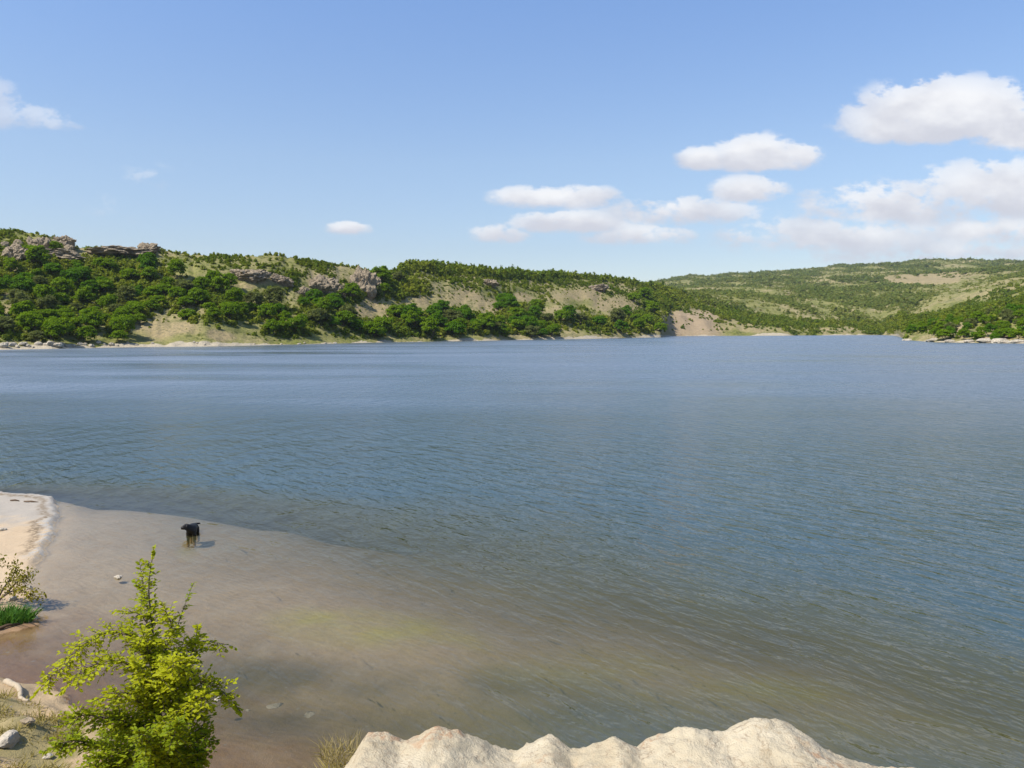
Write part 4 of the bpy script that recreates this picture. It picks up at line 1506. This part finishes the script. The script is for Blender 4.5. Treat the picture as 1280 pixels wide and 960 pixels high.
def grass_mesh(name, seed, n, rad, h, lean=0.5, flat=1.0, width=0.008):
    rng = np.random.default_rng(seed)
    r = np.sqrt(rng.uniform(0, 1, n)) * rad
    a = rng.uniform(0, 6.28, n)
    b = np.stack([r * np.cos(a), r * np.sin(a) * flat, np.full(n, -0.02)], 1)
    d = rng.normal(size=(n, 3)) * lean * 0.5
    d[:, 2] = 1
    d[:, :2] += b[:, :2] / rad * lean * 0.6
    d /= np.linalg.norm(d, axis=1, keepdims=True)
    hh = rng.uniform(.5, 1.1, n)[:, None] * h
    side = np.cross(d, rng.normal(size=(n, 3)))
    side /= np.linalg.norm(side, axis=1, keepdims=True)
    mid = b + d * hh * .55
    tip = b + d * hh + np.stack([d[:, 0], d[:, 1], -0.4 * np.ones(n)], 1) * hh * .28
    V = np.stack([b - side * width, b + side * width, mid + side * width * .8, mid - side * width * .8, tip + side * width * .1, tip - side * width * .1], 1).reshape(-1, 3)
    k = np.arange(n)[:, None] * 6
    Fq = np.concatenate([k + np.array([[0, 1, 2, 3]]), k + np.array([[3, 2, 4, 5]])], 0)
    return mesh_arrays(name, V, Fq, False, {'tint': np.repeat(rng.uniform(0, 1, n), 6)})


M_FRESH = leaf_material('fresh_grass', (0.045, 0.14, 0.02), (0.11, 0.21, 0.035), 0.35)
M_DRY = leaf_material('dry_grass', (0.21, 0.17, 0.06), (0.42, 0.33, 0.15), 0.3)
M_MIXG = leaf_material('bank_grass_blades', (0.19, 0.17, 0.04), (0.36, 0.29, 0.10), 0.35)


def gz(x, y):
    return float(ground_z(np.array([x]), np.array([y]))[0][0])


p = at_z(14, 776, 0.05)
o = link('grass_tuft', grass_mesh('grass_tuft', 1, 900, 0.55, 0.34, 0.6, 0.6, 0.010), M_FRESH, None, (p.x - 0.18, p.y, max(gz(p.x, p.y), 0)))
tag(o, 'vivid green grass tuft at the water edge below the small shrub', 'grass tuft')

p = at_y(432, 955, 3.62)
o = link('grass_tuft', grass_mesh('grass_tuft', 2, 420, 0.11, 0.13, 0.9, 0.8, 0.0022), M_MIXG, None, (p.x, p.y - 0.05, p.z - 0.06))
tag(o, 'low yellow green grass tuft at the left end of the cream bank', 'grass tuft')
p = at_y(428, 930, 3.66)
o = link('grass_tuft', grass_mesh('grass_tuft', 3, 200, 0.10, 0.12, 1.0, 0.8, 0.0018), M_DRY, None, (p.x, p.y, p.z - 0.05))
tag(o, 'dry straw coloured grass tuft drooping over the cream bank end', 'grass tuft')


def build_bank_grass():
    rng = np.random.default_rng(17)
    V, Fq, T = [], [], []
    n = 0
    for k in range(700):
        x, y = rng.uniform(-9, -3.2), rng.uniform(7.2, 12.4)
        z, s1, _ = ground_z(np.array([x]), np.array([y]))
        if s1[0] < 0.35 or fbm(np.array([x / 0.9]), np.array([y / 0.9]), seed=87, octaves=3)[0] < -0.15:
            continue
        me = grass_mesh('t', 1000 + k, 26, 0.13, rng.uniform(.06, .16), 0.9, 1, 0.006)
        co = np.empty(len(me.vertices) * 3, np.float32)
        me.vertices.foreach_get('co', co)
        co = co.reshape(-1, 3) + np.array([x, y, z[0]])
        f = np.arange(len(co) // 6)[:, None] * 6 + n
        V.append(co)
        Fq.append(np.concatenate([f + np.array([[0, 1, 2, 3]]), f + np.array([[3, 2, 4, 5]])], 0))
        T.append(np.repeat(rng.uniform(0, 1, len(co) // 6), 6))
        n += len(co)
        bpy.data.meshes.remove(me)
    o = link('bank_grass', mesh_arrays('bank_grass', np.concatenate(V), np.concatenate(Fq), False, {'tint': np.concatenate(T)}), M_MIXG)
    tag(o, 'thin dry grass growing on the low bank', kind='stuff')


build_bank_grass()


def build_beach_shrub():
    rng = np.random.default_rng(41)
    b = at_z(2, 752, 0.1)
    base = Vector((b.x - 0.15, b.y, gz(b.x, b.y)))
    root = empty('beach_shrub', base)
    tag(root, 'sparse small shrub with twisted stems leaning out from the beach at left', 'shrub')
    stems = [[(0, 0, 0), (.25, -.05, .22), (.50, -.05, .33), (.80, -.1, .26), (.98, -.12, .20)],
             [(0, 0, 0), (.18, .05, .35), (.35, .1, .60), (.42, .1, .80)],
             [(0, 0, 0), (-.1, .05, .4), (-.05, .1, .75), (.08, .1, .92)],
             [(.25, -.05, .22), (.45, 0, .45), (.65, 0, .58), (.72, 0, .62)],
             [(0, 0, 0), (-.3, 0, .3), (-.5, 0, .5)]]
    P, D, T, S = [], [], [], []
    for si, s in enumerate(stems):
        cur = catmull([Vector(v) for v in s], 6)
        link('stem', tube_mesh('stem', [tube(cur, np.linspace(.022, .006, len(cur)), 6)]), M_BARK, root)
        for i in range(len(cur) // 3, len(cur)):
            for k in range(16):
                P.append((cur[i] + Vector(rng.normal(size=3)) * 0.075)[:])
                D.append(rng.normal(size=3) + np.array([0.2, 0, .3]))
                T.append(np.clip([.95, .45, .4, .7, .4][si] + rng.uniform(-.2, .2), 0, 1))
                S.append(rng.uniform(.04, .075))
    V, quads, tris = leaflets(np.array(P), np.array(D), rng, np.array(S), .55)
    me = bpy.data.meshes.new('leaves')
    me.from_pydata(V.tolist(), [], quads.tolist() + tris.tolist())
    a = me.attributes.new('tint', 'FLOAT', 'POINT')
    a.data.foreach_set('value', np.repeat(np.array(T, np.float32), 7))
    link('leaves', me, leaf_material('dusty_shrub_leaves', (0.10, 0.115, 0.035), (0.27, 0.235, 0.03), .35), root)


build_beach_shrub()

wood = bark_material('bleached_wood', (0.30, 0.24, 0.16), (0.48, 0.40, 0.29))
a, b = at_z(8, 868, .06), at_z(36, 889, .1)
cur = catmull([a, a.lerp(b, .4) + Vector((.05, .03, .03)), a.lerp(b, .75) + Vector((-.03, 0, .02)), b], 5)
for q in cur:
    q.z = max(q.z, gz(q.x, q.y) + 0.03)
mid = cur[len(cur) // 2].copy()
o = link('driftwood', tube_mesh('driftwood', [tube([q - mid for q in cur], np.linspace(.05, .022, len(cur)), 8)]), wood, None, mid)
tag(o, 'bleached driftwood stick lying along the low bank', 'driftwood')
dark_wood = bark_material('wet_dark_wood', (0.07, 0.045, 0.025), (0.14, 0.09, 0.05))
a, b = at_z(-12, 790, .06), at_z(27, 779, .06)
mid = (a + b) / 2
o = link('driftwood', tube_mesh('driftwood', [tube([a - mid, (a + b) / 2 - mid + Vector((0, .03, .03)), b - mid], [.035, .028, .012], 7)]), dark_wood, None, mid)
tag(o, 'dark wet stick at the water edge under the green grass', 'driftwood')
for n, (p0, p1, lab) in enumerate([((13, 624.5), (24, 625), 'short dark stick on the pale wet sand of the beach'), ((30, 626), (48, 627), 'longer dark stick on the pale wet sand of the beach')]):
    a, b = at_z(*p0, .14), at_z(*p1, .14)
    mid = (a + b) / 2
    o = link('driftwood', tube_mesh('driftwood', [tube([a - mid, Vector((0, .02, .012)), b - mid], [.022, .028, .012], 6)]), dark_wood, None, (mid.x, mid.y, gz(mid.x, mid.y) + .02))
    tag(o, lab, 'driftwood')

STONES = [
    (9, 922, 0.13, .20, .11, 'whitish rock with a dark underside on the low bank', M_PALE), (34, 905, .07, .10, .05, 'small brown stone beside the driftwood', M_ROCK),
    (148, 729, .10, .08, .06, 'pale stone breaking the shallow water above the young tree', M_PALE), (2, 663, .12, .08, .05, 'white stone on the beach at the left edge', M_PALE),
    (272, 902, .05, .05, .035, 'small white stone in the brown shallows right of the young tree', M_PALE), (345, 882, .17, .10, .03, 'flat grey brown slab in the shallows near the bank', M_PALE),
    (388, 893, .14, .09, .03, 'second flat slab in the shallows nearest the cream bank', M_PALE), (310, 888, .06, .05, .03, 'small round stone left of the flat slab in the shallows', M_PALE),
    (36, 737, .09, .08, .07, 'white stone between the beach shrub stems', M_PALE), (16, 750, .11, .09, .06, 'larger white stone under the beach shrub', M_PALE), (60, 950, .06, .05, .04, 'small tan stone on the low bank by the young tree', M_PALE),
]
for n, (px, py, sx, sy, sz, lab, mt) in enumerate(STONES):
    p = at_z(px, py, 0)
    for _ in range(4):
        p = at_z(px, py, gz(p.x, p.y))
    z = gz(p.x, p.y)
    if 'breaking' in lab or 'small white stone in' in lab:
        z = max(z, -0.015)
    if 'slab' in lab:
        z -= 0.02
    o = link('stone', rock_mesh('stone', 700 + n, sx, sy, sz, 4, .18, 8, .05, .2), mt, None, (p.x, p.y, z))
    o.rotation_euler = (0, 0, n * 1.3)
    tag(o, lab, 'stone', 'stones near the water')

# ------------------------------------------------------------------ haze


def build_haze():
    bm = bmesh.new()
    bmesh.ops.create_cube(bm, size=1.0)
    me = bpy.data.meshes.new('haze')
    for v in bm.verts:
        v.co = (v.co.x * 9000, v.co.y * 3700 + 1550, v.co.z * 340 + 340 / 2 - 11)
    bm.to_mesh(me)
    bm.free()
    m, g = new_mat('thin_air_haze')
    out = g.n('ShaderNodeOutputMaterial')
    pv = g.n('ShaderNodeVolumePrincipled')
    pv.inputs['Color'].default_value = (0.72, 0.80, 0.92, 1)
    pv.inputs['Density'].default_value = HAZE
    pv.inputs['Anisotropy'].default_value = 0.3
    g.t.links.new(pv.outputs[0], out.inputs['Volume'])
    o = link('haze', me, m)
    tag(o, 'thin pale air over the lake and hills', kind='stuff')


HAZE = 0.00006
build_haze()
